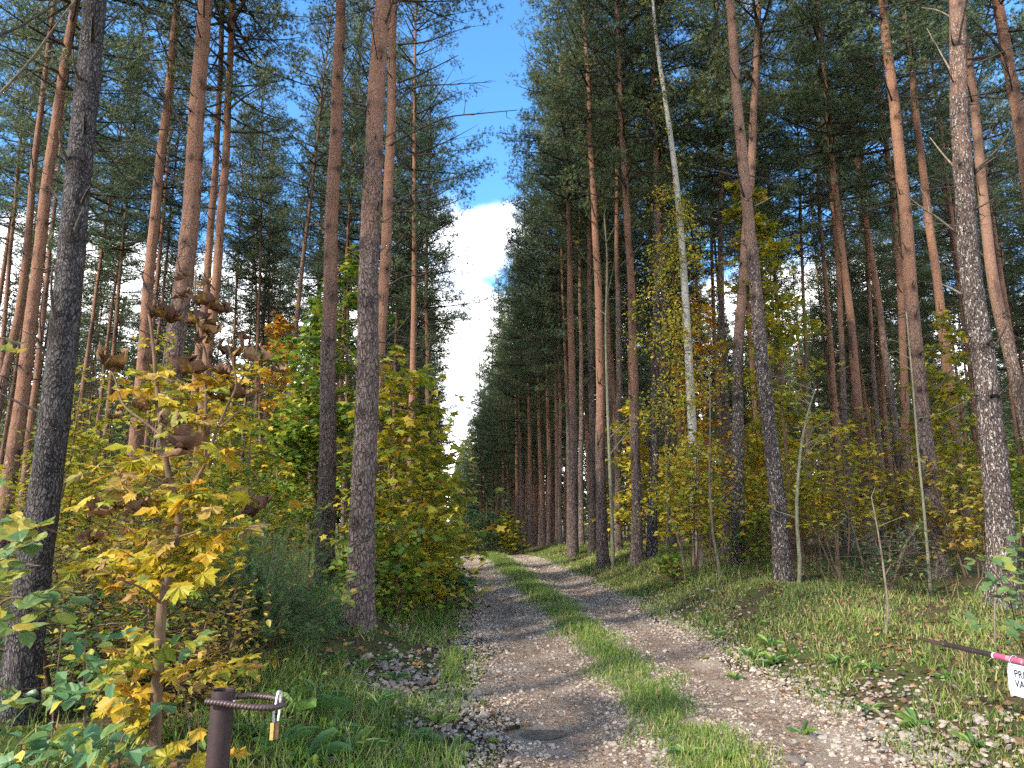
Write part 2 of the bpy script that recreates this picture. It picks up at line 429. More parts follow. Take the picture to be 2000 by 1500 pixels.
def frames(z, roll):
    z = z / np.linalg.norm(z, axis=1, keepdims=True)
    ref = np.where(np.abs(z[:, 2:3]) > 0.95, np.array([[1.0, 0, 0]]), np.array([[0, 0, 1.0]]))
    x = np.cross(ref, z); x /= np.linalg.norm(x, axis=1, keepdims=True)
    y = np.cross(z, x)
    c, s = np.cos(roll)[:, None], np.sin(roll)[:, None]
    return np.stack([x * c + y * s, y * c - x * s, z], axis=2)

def scatter(tv, tf, Rm, P, S, t):
    K, n = len(P), len(tv)
    S = np.asarray(S)
    if S.ndim == 1: S = S[:, None]
    L = tv[None] * (S[:, None, :] if S.shape[1] == 3 else S[:, :, None])
    V = np.einsum('kij,knj->kni', Rm, L) + P[:, None, :]
    F = tf[None] + (np.arange(K) * n)[:, None, None]
    return V.reshape(-1, 3), F.reshape(-1, tf.shape[1]), np.repeat(t, n)

def catmull(pts, n):
    P = np.asarray(pts, float)
    if len(P) == 2:
        t = np.linspace(0, 1, n)[:, None]
        return P[0] * (1 - t) + P[1] * t
    Q = np.vstack([2 * P[0] - P[1], P, 2 * P[-1] - P[-2]])
    d = np.r_[0, np.cumsum(np.linalg.norm(np.diff(P, axis=0), axis=1))]
    out = []
    for u in np.linspace(0, d[-1], n):
        i = min(max(np.searchsorted(d, u, 'right') - 1, 0), len(P) - 2)
        t = (u - d[i]) / max(d[i + 1] - d[i], 1e-9)
        a, b, c, e = Q[i], Q[i + 1], Q[i + 2], Q[i + 3]
        out.append(0.5 * (2 * b + (c - a) * t + (2 * a - 5 * b + 4 * c - e) * t * t + (3 * b - a - 3 * c + e) * t ** 3))
    return np.array(out)

def tube(path, rad, k=6, cap=False):
    P = np.asarray(path, float); n = len(P)
    rad = np.broadcast_to(np.asarray(rad, float), (n,)) if np.ndim(rad) < 2 else rad
    T = np.gradient(P, axis=0) if n > 2 else np.repeat(P[1:] - P[:1], n, 0)
    T /= np.maximum(np.linalg.norm(T, axis=1, keepdims=True), 1e-9)
    a0 = np.array([1.0, 0, 0]) if abs(T[0][0]) < 0.8 else np.array([0, 1.0, 0])
    X = np.empty_like(P)
    for i in range(n):
        a0 = a0 - T[i] * (a0 @ T[i]); a0 /= np.linalg.norm(a0); X[i] = a0
    Y = np.cross(T, X)
    th = np.linspace(0, 2 * PI, k, endpoint=False)
    r = rad[:, None] if rad.ndim == 1 else rad
    V = P[:, None] + (X[:, None] * np.cos(th)[None, :, None] + Y[:, None] * np.sin(th)[None, :, None]) * r[:, :, None]
    i, j = np.meshgrid(np.arange(n - 1), np.arange(k), indexing='ij')
    j2 = (j + 1) % k
    F = np.stack([i * k + j, i * k + j2, (i + 1) * k + j2, (i + 1) * k + j], -1).reshape(-1, 4)
    F = np.concatenate([F[:, [0, 1, 2]], F[:, [0, 2, 3]]])
    V = V.reshape(-1, 3)
    if cap:
        m = len(V)
        V = np.vstack([V, P[0], P[-1]])
        jj = np.arange(k)
        F = np.concatenate([F, np.stack([np.full(k, m), (jj + 1) % k, jj], 1), np.stack([np.full(k, m + 1), (n - 1) * k + jj, (n - 1) * k + (jj + 1) % k], 1)])
    return V, F

# ------------------------------------------------------------------ the lie of the land
def sst(t):
    t = np.clip(t, 0, 1); return t * t * (3 - 2 * t)
_yk = np.array([-30, -5, 3, 5.3, 8.2, 11.4, 15, 18.8, 22, 30, 60, 140, 400.])
_xk = np.array([1.6, 1.42, 1.36, 1.30, 1.12, 0.76, 0.30, -0.16, -0.45, -1.25, -4.3, -12.0, -38.])
_yd = np.linspace(-30, 400, 4301)
_xd = np.interp(_yd, _yk, _xk)
_ker = np.hanning(41); _ker /= _ker.sum()
_xd[20:-20] = np.convolve(_xd, _ker, 'same')[20:-20]
def xc(y): return np.interp(y, _yd, _xd)
RW = 1.42
PUD = None
def g(x, y):
    x, y = np.asarray(x, float), np.asarray(y, float)
    h = 0.5 * sst((y - 3) / 19) - 1.7 * sst((y - 21.5) / 45)
    dx = x - xc(y); s = np.abs(dx) - RW
    bank = np.where(dx < 0, 0.40, 0.36) * sst((s - 0.1) / 1.7)
    und = 0.05 * (np.sin(x * 1.7 + y * 0.6) * np.cos(y * 1.3 - x * .4) + 0.6 * np.sin(x * 3.9 - y * 2.3)) * sst(s / 1.5)
    rut = -0.03 * np.exp(-((np.abs(dx) - 0.85) / 0.33) ** 2) + 0.025 * np.exp(-(dx / 0.35) ** 2)
    z = h + bank + und + rut
    if PUD is not None:
        z = z - 0.04 * np.exp(-(((x - PUD[0]) / 0.22) ** 2 + ((y - PUD[1]) / 0.20) ** 2))
    return z

cp, sp = math.cos(PITCH), math.sin(PITCH)
def ray(u, v):
    a, b = (u - 1000) / FPX, (750 - v) / FPX
    return np.array([a, cp - b * sp, sp + b * cp])
def at(u, v, Y):
    d = ray(u, v); return np.array([0, 0, CAM_H]) + d * (Y / d[1])
def hit(u, v):
    d = ray(u, v); Y = 2.0
    while Y < 200:
        p = at(u, v, Y)
        if p[2] <= g(p[0], p[1]): return p
        Y += 0.02
    return at(u, v, 60)
def gpos(u, Y):
    """ground point at depth Y seen in column u"""
    x = 0.0
    for _ in range(6):
        z = float(g(x, Y)); x = (u - 1000) / FPX * (Y * cp + (z - CAM_H) * sp)
    return np.array([x, Y, float(g(x, Y))])
_p = hit(1042, 1433)
PUD = (_p[0], _p[1])

def axis(segs):
    out = []
    for a, b, st in segs:
        out.append(np.arange(a, b, st))
    return np.concatenate(out)
gx = axis([(-600, -100, 100), (-100, -30, 8), (-30, -7, 0.8), (-7, 9, 0.15), (9, 32, 0.8), (32, 100, 8), (100, 601, 100)])
gy = axis([(-300, -20, 40), (-20, 0, 1.0), (0, 26, 0.15), (26, 60, 0.8), (60, 130, 4), (130, 900, 70)])
X, Y = np.meshgrid(gx, gy)
Z = g(X, Y)
Z = Z - 0.06 * np.exp(-(((X - PUD[0]) / 0.4) ** 2 + ((Y - PUD[1]) / 0.4) ** 2))
nx, ny = len(gx), len(gy)
i, j = np.meshgrid(np.arange(ny - 1), np.arange(nx - 1), indexing='ij')
F = np.stack([i * nx + j, i * nx + j + 1, (i + 1) * nx + j + 1, (i + 1) * nx + j], -1).reshape(-1, 4)
tag(link('ground', mesh_np('ground', np.stack([X, Y, Z], -1), F, M['ground'], smooth=True)), 'brown and mossy forest floor rising gently away', kind='structure')

rs = np.random.RandomState(5)
ty = axis([(-4, 4, 0.3), (4, 11, 0.07), (11, 26, 0.2), (26, 70, 1.0)])
tx = np.linspace(-1, 1, 62)
def rag(y, k): return 0.16 * np.sin(y * 1.9 + k) + 0.10 * np.sin(y * 4.7 + 2 * k) + 0.06 * np.sin(y * 11 + 3 * k)
V = []
for y in ty:
    wl, wr = RW + rag(y, 0.3), RW + 0.05 + rag(y, 2.1)
    xs = xc(y) + np.where(tx < 0, tx * wl, tx * wr)
    mr = 0.0045 * (np.sin(xs * 17 + y * 9) * np.cos(y * 14 - xs * 5) + .8 * np.sin(xs * 31 - y * 23) * np.cos(xs * 11 + y * 27)) if y < 11 else 0
    V.append(np.stack([xs, np.full(62, y), g(xs, y) + mr * (1 - .55 * np.exp(-(((xs - PUD[0]) / .22) ** 2 + ((y - PUD[1]) / .2) ** 2))) + 0.014 - 0.03 * np.clip(np.abs(tx) - 0.93, 0, 1) / 0.07], 1))
V = np.concatenate(V); n = len(ty)
i, j = np.meshgrid(np.arange(n - 1), np.arange(61), indexing='ij')
F = np.stack([i * 62 + j, i * 62 + j + 1, (i + 1) * 62 + j + 1, (i + 1) * 62 + j], -1).reshape(-1, 4)
tag(link('gravel_track', mesh_np('gravel_track', V, F, M['track'], smooth=True)), 'gravel forest track with two wheel ruts', kind='structure')

k = 40; th = np.linspace(0, 2 * PI, k, endpoint=False)
rr = 1.1 + 0.16 * np.sin(2 * th + .5) + 0.12 * np.sin(3 * th + 1) + 0.07 * np.sin(5 * th)
pz = float(g(*PUD)) + 0.014 + 0.017
V = np.vstack([[[PUD[0], PUD[1], pz]], np.stack([PUD[0] + 0.225 * rr * np.cos(th), PUD[1] + 0.17 * rr * np.sin(th), np.full(k, pz)], 1)])
F = np.stack([np.zeros(k, int), 1 + np.arange(k), 1 + (np.arange(k) + 1) % k], 1)
tag(link('puddle', mesh_np('puddle', V, F, M['water'])), 'small muddy puddle in the wheel rut', kind='structure')

# ------------------------------------------------------------------ leaf and needle templates
def tmpl_needles(n, seed, spread=(0.5, 1.15), w=0.011, L=0.085):
    r = np.random.RandomState(seed); V, F = [], []
    for q in range(n):
        a = 2 * PI * q / n + r.rand() * 0.6; e = r.uniform(*spread)
        d = np.array([math.sin(e) * math.cos(a), math.sin(e) * math.sin(a), math.cos(e)])
        s = np.cross(d, [0.3, 0.2, 1]); s /= np.linalg.norm(s)
        l = L * r.uniform(0.75, 1.15); b = d * 0.004 + np.array([0, 0, -0.03 * r.rand()])
        m = len(V); V += [b - s * w / 2, b + s * w / 2, b + d * l]; F.append([m, m + 1, m + 2])
    return np.array(V), np.array(F)
TUFTS = [tmpl_needles(8, s) for s in (1, 2, 3)]

def fan(outline, zf):
    """a leaf from its outline: fan from the midrib foot, folded and drooping"""
    P = np.array([(0, 0.12)] + outline, float)
    V = np.c_[P, [zf(x, y) for x, y in P]]
    n = len(outline)
    F = np.array([[0, 1 + q, 1 + (q + 1) % n] for q in range(n)])
    return V, F
_half = [(0.10, 0.02), (0.42, -0.16), (0.38, 0.06), (0.62, 0.10), (0.50, 0.24), (0.78, 0.52), (0.52, 0.52), (0.50, 0.66), (0.26, 0.52), (0.30, 0.74), (0.20, 0.78)]
MAPLE_OUT = [(0, 0)] + _half + [(0.0, 1.05)] + [(-x, y) for x, y in _half[::-1]]
MAPLE = fan(MAPLE_OUT, lambda x, y: -0.36 * (x * x + (y - 0.2) ** 2) + 0.14 * abs(x))
_hs = [(0.36, -0.10), (0.24, 0.16), (0.66, 0.42), (0.28, 0.50)]
MAPLE_S = fan([(0, 0)] + _hs + [(0, 1.0)] + [(-x, y) for x, y in _hs[::-1]], lambda x, y: -0.25 * (x * x + y * y) + 0.08 * abs(x))
_ov = [(0.18, 0.12), (0.30, 0.36), (0.29, 0.60), (0.15, 0.86)]
OVAL = fan([(0, 0)] + _ov + [(0, 1.06)] + [(-x, y) for x, y in _ov[::-1]], lambda x, y: -0.22 * y * y + 0.35 * abs(x))
_rd = [(0.24, 0.00), (0.44, 0.24), (0.46, 0.48), (0.34, 0.74), (0.12, 0.92)]
ROUND = fan([(0, 0.04)] + _rd + [(0, 1.04)] + [(-x, y) for x, y in _rd[::-1]], lambda x, y: -0.20 * y * y + 0.16 * abs(x))
BIRCHL = fan([(0, 0), (0.32, 0.32), (0, 1.0), (-0.32, 0.32)], lambda x, y: -0.12 * y * y + 0.15 * abs(x))
SMALL = fan([(0, 0), (0.28, 0.25), (0.24, 0.62), (0, 1.0), (-0.24, 0.62), (-0.28, 0.25)], lambda x, y: -0.2 * y * y + 0.2 * abs(x))

def leaf_cloud(S, tmpl, P, size, rs, tilt=0.45, t=None, var=0.3):
    """leaves lying more or less level at the points P"""
    K = len(P)
    nrm = np.c_[rs.normal(0, tilt, (K, 2)), np.ones(K)]
    Rm = frames(nrm, rs.uniform(0, 2 * PI, K))
    S.add(*scatter(tmpl[0], tmpl[1], Rm, P, size * rs.uniform(1 - var, 1 + var, K), rs.rand(K) if t is None else t))

# ------------------------------------------------------------------ pines
def pine_crown(seed, H, Rr, cb, dense=1.0, big=1.0):
    rs = np.random.RandomState(seed)
    wood = Soup(); TP, TD = [], []
    z = cb * H; az = rs.rand() * 6
    while z < H * 0.985:
        t = (z - cb * H) / (H * (1 - cb))
        nb = rs.randint(3, 6) if t > 0.12 else rs.randint(1, 4)
        for q in range(nb):
            az += 2.4 + rs.normal(0, 0.35)
            el = R_(-8 + 62 * t ** 1.3 + rs.normal(0, 9))
            L = Rr * (1.06 - t) ** 0.75 * min(1, 0.55 + 2.2 * t) * rs.uniform(0.55, 1.12)
            L = max(L, 0.35)
            d = np.array([math.cos(az) * math.cos(el), math.sin(az) * math.cos(el), math.sin(el)])
            p0 = np.array([0, 0, z + rs.normal(0, .05)])
            bend = rs.uniform(0.05, 0.30) * L; side = np.array([-d[1], d[0], 0]) * rs.normal(0, .12) * L
            f = lambda s: p0 + d * (s * L) + np.array([0, 0, bend * s * s]) + side * s * s
            ss = np.linspace(0, 1, 5)
            wood.add(*tube([f(s) for s in ss], np.linspace(0.012 + 0.013 * L, 0.004, 5), 4))
            nc = int(L * 2.3 * dense) + 1                        # needle pads along the outer part
            for c_ in range(nc):
                s = 1.0 if c_ == 0 else rs.uniform(0.30 if t < .8 else .1, .98)
                r_ = rs.uniform(.16, .34) * (0.75 + .25 * min(L, 2)) * (1 if t < .85 else .7)
                lat = rs.normal(0, .20) * L * (1.15 - .5 * s)
                b0 = f(s); ce = b0 + np.array([-math.sin(az), math.cos(az), 0]) * lat + np.array([0, 0, rs.uniform(0, .14)])
                if abs(lat) > .12: wood.add(*tube([f(max(0, s - abs(lat) * .7)), ce], [0.007, 0.003], 3))
                m = max(6, int(23 * (r_ / .28) ** 2))
                q_ = rs.normal(0, 1, (m, 3)); q_ /= np.linalg.norm(q_, axis=1, keepdims=True); q_ *= rs.rand(m, 1) ** .45
                TP.extend(ce + q_ * r_ * np.array([1, 1, .55]))
                TD.extend(q_ * np.array([1, 1, .5]) + d * .55 + np.array([0, 0, .35]) + rs.normal(0, .2, (m, 3)))
        z += rs.uniform(0.26, 0.46) * (1 if t < .7 else .75)
    TP, TD = np.array(TP), np.array(TD)
    K = len(TP); pick = rs.randint(0, 3, K); N = Soup()
    tt = np.clip(0.45 + 0.18 * rs.randn(K) + 0.25 * np.sin(TP[:, 0] * 2.1 + seed) * np.sin(TP[:, 2] * 1.7), 0, 0.97)
    tt[rs.rand(K) < 0.015] = 1.0
    for q in range(3):
        m = pick == q
        N.add(*scatter(*TUFTS[q], frames(TD[m], rs.uniform(0, 6.28, m.sum())), TP[m], big * rs.uniform(0.85, 1.35, m.sum()), tt[m]))
    return wood, N

def trunk_rad(h, H, d):
    q = np.clip(h / H, 0, 1)
    return 0.5 * d * ((1 - q) ** 0.75 * 0.95 + 0.24 * np.exp(-h / 0.22) + 0.16 * np.exp(-h / 1.4) + 0.02)

def whorl_branches(seed, H, cb, d, n):
    """thin dead limbs below the living crown, joined"""
    rs = np.random.RandomState(seed); S = Soup()
    for q in range(n):
        z = rs.uniform(0.12, cb + 0.1) * H; az = rs.rand() * 6.28; el = rs.uniform(-0.2, 0.65)
        L = rs.uniform(0.25, 0.9) * (0.4 + 1.5 * z / H); L = L * 1.9 if rs.rand() < .3 else L
        dd = np.array([math.cos(az) * math.cos(el), math.sin(az) * math.cos(el), math.sin(el)])
        p0 = np.array([0, 0, z]); sag = rs.normal(0, .12) * L; sd = np.array([-dd[1], dd[0], 0]) * rs.normal(0, .12) * L
        f = lambda s: p0 + dd * L * s + np.array([0, 0, sag * s * s]) + sd * s * s
        S.add(*tube([f(s) for s in np.linspace(0, 1, 5)], np.linspace(0.007 + .007 * L, 0.003, 5), 4))
        for w_ in range(rs.randint(0, 5)):
            s = rs.uniform(.4, .95); e = rs.normal(0, .7, 3); e[2] += .2; d2 = dd + e; d2 /= np.linalg.norm(d2)
            S.add(*tube([f(s), f(s) + d2 * rs.uniform(.12, .45)], [0.0045, 0.002], 3))
    return S

VARS = []
for q in range(10):
    H = 20.0; cb = [0.46, 0.50, 0.42, 0.54, 0.47, 0.52, 0.40, 0.50, 0.26, 0.30][q]
    wood, N = pine_crown(100 + q, H, [2.3, 2.0, 2.5, 1.9, 2.2, 2.1, 2.4, 2.0, 2.7, 2.5][q], cb)
    hs = np.linspace(0, H * 0.99, 36)
    sway = np.stack([0.05 * np.sin(hs * .5 + q) - 0.05 * math.sin(q), 0.05 * np.sin(hs * .37 + 2 * q) - .05 * math.sin(2 * q), hs], 1)
    tv, tf = tube(sway, trunk_rad(hs, H, 0.30), 10)
    VARS.append(dict(H=H, cb=cb,
        trunk=mesh_np('pine_trunk', tv, tf, M['bark'], smooth=True),
        limbs=wood.mesh('pine_limbs', M['deadwood']),
        crown=N.mesh('pine_needles', M['needle'] if q % 3 else M['needle_blue']),
        dead=whorl_branches(300 + q, H, cb, .3, 26).mesh('dead_branches', M['deadwood'])))

def pine_copy(x, y, H, dia, var, label, group, lean=(0, 0), yaw=0.0, orange=4.0):
    v = VARS[var]; s = H / v['H']
    r = empty('pine_tree', (x, y, float(g(x, y)) - 0.05), (lean[0], lean[1], yaw), s)
    tag(r, label, 'tree', group)
    t = link('trunk', v['trunk'], None, r)
    w = dia / (0.30 * s); t.scale = (w, w, 1); t['orange_start'] = orange
    tag(link('crown', v['crown'], None, r), kind='stuff')
    tag(link('limbs', v['limbs'], None, r), kind='stuff')
    tag(link('dead_branches', v['dead'], None, r), kind='stuff')
    return r

DEADT = []
for q in range(7):
    rs = np.random.RandomState(900 + q); S = Soup(); L = 1.0
    bend = rs.normal(0, .10); sd = rs.normal(0, .10)
    f = lambda s: np.array([sd * s * s, bend * s * s, s])
    S.add(*tube([f(s) for s in np.linspace(0, 1, 6)], np.linspace(0.020, 0.006, 6) * rs.uniform(.8, 1.2), 6, True))
    for w_ in range([0, 1, 3, 4, 2, 5, 0][q]):
        s = rs.uniform(.35, .9); d2 = np.array([rs.normal(0, .6), rs.normal(0, .6), .8]); d2 /= np.linalg.norm(d2)
        S.add(*tube([f(s), f(s) + d2 * rs.uniform(.12, .4)], [0.007, 0.003], 4))
    DEADT.append(S.mesh('dead_branch', M['deadwood'], True))

def branch_mesh(pts, r0, r1, mat, twigs=0, seed=0, k=6):
    rs = np.random.RandomState(seed); P = catmull(pts, 14); S = Soup()
    S.add(*tube(P, np.linspace(r0, r1, 14), k, True))
    for q in range(twigs):
        i_ = rs.randint(4, 13); d = P[i_] - P[i_ - 1]; d /= np.linalg.norm(d)
        d2 = d + rs.normal(0, .55, 3) + np.array([0, 0, .15]); d2 /= np.linalg.norm(d2); l = rs.uniform(.15, .5)
        m_ = P[i_] + d2 * l * .5 + rs.normal(0, .03, 3)
        S.add(*tube([P[i_], m_, P[i_] + d2 * l], [r1 * 1.1, r1 * .8, r1 * .5], 4))
    return S.mesh('dead_branch', mat, True)

def pine(label, Yd, dia, pts, orange=3.0, H=21.0, var=0, mat='bark', group=None, hires=False, ndead=5, branches=(), crown=True, cb_shift=0.0, seed=0):
    """a pine of the photograph; pts: where its axis shows, first the lowest"""
    P = [at(u, v, Yd) for u, v in pts]
    P = sorted(P, key=lambda p: p[2])
    lo, hi = P[0], P[1]
    dxz = (hi[0] - lo[0]) / (hi[2] - lo[2])
    bx = lo[0]
    for _ in range(5):
        bx = lo[0] + dxz * (float(g(bx, Yd)) - 0.05 - lo[2])
    base = np.array([bx, Yd, float(g(bx, Yd)) - 0.05])
    if lo[2] - base[2] < 0.3: P = P[1:]
    C = [np.zeros(3)] + [p - base for p in P]
    d = (C[-1] - C[-2]); d /= d[2]
    C.append(C[-1] + d * max(H - C[-1][2], 1.0))
    H = C[-1][2]
    zz = [c[2] for c in C]; xx = [c[0] for c in C]
    n = 44
    hs = np.r_[np.arange(0, 1.0, .05), np.arange(1.0, 12, .05), np.arange(12, H, .4)] if hires else np.linspace(0, H * .995, n)
    fine = catmull(np.stack([xx, np.zeros(len(xx)), zz], 1), 90)
    ax = np.interp(hs, fine[:, 2], fine[:, 0])
    rs = np.random.RandomState(seed + int(Yd * 100)); ph = rs.rand(4) * 6
    ax = ax + 0.02 * np.sin(hs * 0.8 + ph[0]) + 0.008 * np.sin(hs * 2.3 + ph[1]) - 0.02 * math.sin(ph[0])
    path = np.stack([ax, 0.03 * np.sin(hs * .5 + ph[2]) - 0.03 * math.sin(ph[2]), hs], 1)
    rad = trunk_rad(hs, H, dia)
    k = 44 if hires else 16
    rad = np.repeat(rad[:, None], k, 1)
    th = np.linspace(0, 2 * PI, k, endpoint=False)
    amp = 1.0 if hires else .7
    kn = np.zeros(len(hs))                                   # swelling at the branch whorls
    zw = 1.2; WH = []
    while zw < H:
        WH.append((zw, rs.uniform(0, 6.28, rs.randint(1, 4))))
        kn += np.exp(-((hs - zw) / .09) ** 2) * rs.uniform(.02, .07); zw += rs.uniform(.45, .85)
    for a in range(len(hs)):
        for b in range(k):
            q = mnoise.noise(Vector((math.cos(th[b]) * dia * 7 + ph[3], math.sin(th[b]) * dia * 7, hs[a] * 2.2)))
            w_ = 0.035 * q
            if hires:
                w_ += 0.045 * mnoise.noise(Vector((math.cos(th[b]) * dia * 26, math.sin(th[b]) * dia * 26 + ph[3], hs[a] * 9)))
            rad[a, b] *= 1 + amp * (w_ + kn[a] * (.6 + q)) + 0.10 * math.exp(-hs[a] / .25) * math.cos(5 * th[b] + ph[0])
    r = empty('pine_tree', base)
    tag(r, label, 'tree', group)
    tm_ = mesh_np('pine_trunk', *tube(path, rad, k), M[mat], smooth=True)
    ka = tm_.attributes.new('knot', 'FLOAT', 'POINT'); kf = np.zeros((len(hs), k))
    stubs = []
    for zw, ta in WH:
        for a_ in ta:
            dth = (th - a_ + PI) % (2 * PI) - PI
            kf = np.maximum(kf, np.exp(-((hs[:, None] - zw) / .075) ** 2 - (dth[None] * dia * .5 / .07) ** 2) * 1.3)
        kf = np.maximum(kf, np.exp(-((hs[:, None] - zw) / .05) ** 2) * np.full((1, k), .35))
    ka.data.foreach_set('value', np.clip(kf, 0, 1.2).astype(np.float32).ravel())
    t = link('trunk', tm_, None, r)
    t['orange_start'] = orange
    v = VARS[var]; s = H / v['H']
    dtop = Vector((fine[-1, 0] - np.interp(H * .5, fine[:, 2], fine[:, 0]), 0, H * .5)).normalized()
    rot = dtop.to_track_quat('Z', 'Y').to_matrix().to_4x4() @ Matrix.Rotation(rs.rand() * 6.28, 4, 'Z')
    off = np.array([fine[-1, 0], 0, H]) - np.array(rot @ Vector((0, 0, H)))
    if crown:
        for nm in ('crown', 'limbs'):
            o = tag(link(nm, v[nm], None, r), kind='stuff')
            o.matrix_local = Matrix.Translation(off + np.array([0, 0, cb_shift])) @ rot @ Matrix.Scale(s, 4)
        o = tag(link('dead_branches', v['dead'], None, r), kind='stuff'); o.matrix_local = Matrix.Translation(off) @ rot @ Matrix.Scale(s, 4)
    for q in range(ndead):
        z = rs.uniform(1.0, 11.0); a = rs.rand() * 6.28; e = rs.uniform(-.1, .9)
        d3 = Vector((math.cos(a) * math.cos(e), math.sin(a) * math.cos(e), math.sin(e)))
        o = link('dead_branch', DEADT[rs.randint(0, 7)], None, r)
        L = rs.uniform(.12, .7) * (0.6 + z / 9)
        o.matrix_local = Matrix.Translation((np.interp(z, hs, ax), 0, z)) @ (d3.to_track_quat('Z', 'Y').to_matrix().to_4x4()) @ Matrix.Diagonal((max(.7, L * .9), max(.7, L * .9), L + dia * .45, 1))
    if Yd < 18:                                              # short broken stubs left at the whorls
        for zw, ta in WH:
            if zw > 1.7 * Yd * .62 + 2: break
            for a_ in ta[:2]:
                if rs.rand() < .35: continue
                rr_ = float(np.interp(zw, hs, rad.mean(1))); e = rs.uniform(-.1, 1.1)
                d3 = Vector((math.cos(a_) * math.cos(e), math.sin(a_) * math.cos(e), math.sin(e)))
                X0 = Vector((float(np.interp(zw, hs, ax)) + math.cos(a_) * rr_ * .8, math.sin(a_) * rr_ * .8, zw))
                o = link('branch_stub', DEADT[rs.choice([0, 6])], None, r); L = rs.choice([.05, .08, .12, .2, .35]) * rs.uniform(.8, 1.3)
                o.matrix_local = Matrix.Translation(X0) @ d3.to_track_quat('Z', 'Y').to_matrix().to_4x4() @ Matrix.Diagonal((.75, .75, L, 1))
    for bi, B in enumerate(branches):
        Yo, r0, m_, tw = B[0], B[1], B[2], B[3]
        pp = [at(u, v_, Yd + dy) - base for (u, v_), dy in zip(B[4], np.linspace(0, Yo, len(B[4])))]
        link('dead_branch', branch_mesh(pp, r0, r0 * .3, M[m_], tw, bi + int(Yd)), None, r)
    POS.append((base[0], base[1])); LAB.append((base[0], base[1], label))
    return r, base, fine
POS, LAB = [], []
LG, RG = 'pines of the stand left of the track', 'pines of the stand right of the track'

pine('large dark grey pine, nearest to the camera, beside the green leafy shrubs', 4.7, 0.195, [(30, 1440), (80, 1000), (142, 525), (195, 0)], 50, 17, 1, 'bark_dark', LG, True, 3,
     [(-0.35, .022, 'deadwood', 0, [(181, 105), (181, 60), (182, 30)]), (-.3, .02, 'deadwood', 0, [(166, 280), (166, 250), (165, 224)]), (.05, .016, 'deadwood', 1, [(180, 300), (192, 292), (203, 290)]),
      (-.25, .016, 'deadwood', 0, [(150, 420), (165, 385), (175, 365)]), (-.1, .018, 'deadwood', 1, [(102, 712), (80, 675), (63, 648)]), (.2, .013, 'deadwood', 2, [(138, 420), (112, 385), (95, 360)])])
pine('bright orange leaning pine at the left border behind the dark grey trunk', 12.4, 0.25, [(10, 990), (145, 0)], 1.0, 22, 2, 'bark', LG, True, 6)
pine('brown slim pine just left of the bright orange leaning pine', 16.0, 0.22, [(3, 745), (45, 535), (80, 210)], 3.5, 22, 3, 'bark', LG)
pine('thin pine trunk at the extreme left border in the middle distance', 22.0, 0.19, [(17, 507), (31, 350)], 3.5, 21, 4, 'bark', LG)
pine('thin orange pine seen between bright leaning pine and dark grey trunk', 20.0, 0.20, [(59, 850), (95, 507)], 1.5, 21, 5, 'bark', LG)
pine('pale orange pine directly right of the dark grey trunk, partly hidden by it', 18.5, 0.20, [(122, 990), (161, 535)], 1.0, 20, 6, 'bark', LG)
pine('orange pine left of the big red pine, with broken side twigs', 13.4, 0.25, [(273, 745), (297, 507), (345, 0)], 1.5, 21, 7, 'bark', LG, True, 6)
pine('big reddish pine with three long dead branches on its left side', 10.0, 0.31, [(318, 1150), (332, 710), (357, 507), (402, 0)], 4.5, 22, 0, 'bark', LG, True, 4,
     [(-.3, .022, 'deadwood', 2, [(360, 252), (335, 205), (315, 175), (294, 133)]), (-.3, .022, 'deadwood', 1, [(355, 367), (325, 325), (308, 301), (292, 264)]), (-.2, .024, 'deadwood', 2, [(335, 610), (310, 590), (287, 566), (276, 530)]),
      (.3, .018, 'deadwood', 5, [(372, 140), (345, 95), (310, 55), (270, 0)]), (-.5, .016, 'deadwood', 1, [(392, 35), (385, 15), (380, -10)]), (.3, .016, 'deadwood', 3, [(395, 140), (410, 100), (425, 60)])])
pine('left one of two close slim pines right of the big reddish pine', 15.0, 0.21, [(385, 710), (406, 507), (436, 0)], 2.5, 22, 1, 'bark', LG)
pine('smooth deep red pine, right one of two close slim pines', 14.0, 0.225, [(405, 745), (430, 507), (457, 0)], 0.5, 22, 2, 'bark', LG, True, 6,
     [(-.2, .014, 'deadwood', 1, [(432, 300), (418, 275), (411, 262)])])
pine('brown straight pine standing between juniper and the thickest verge pine', 11.6, 0.29, [(632, 1172), (641, 760), (650, 507), (664, 0)], 4.5, 22, 3, 'bark', LG, True, 5,
     [(.2, .016, 'deadwood', 3, [(660, 180), (690, 120), (710, 40)]), (-.1, .014, 'palewood', 0, [(652, 470), (630, 450), (608, 430)])])
pine('thickest pine of the left verge, grey below and orange above', 8.35, 0.295, [(699, 1230), (706, 1025), (725, 507), (749, 0)], 5.4, 20, 4, 'bark', LG, True, 3,
     [(-.25, .024, 'deadwood', 0, [(730, 430), (737, 410), (740, 393)]), (-.25, .02, 'deadwood', 0, [(741, 125), (744, 115), (745, 108)]), (.0, .024, 'deadwood', 0, [(731, 105), (729, 85), (727, 70)]), (-.3, .02, 'deadwood', 0, [(700, 950), (703, 940), (703, 932)]),
      (-.28, .02, 'deadwood', 0, [(733, 280), (733, 270), (734, 264)])])
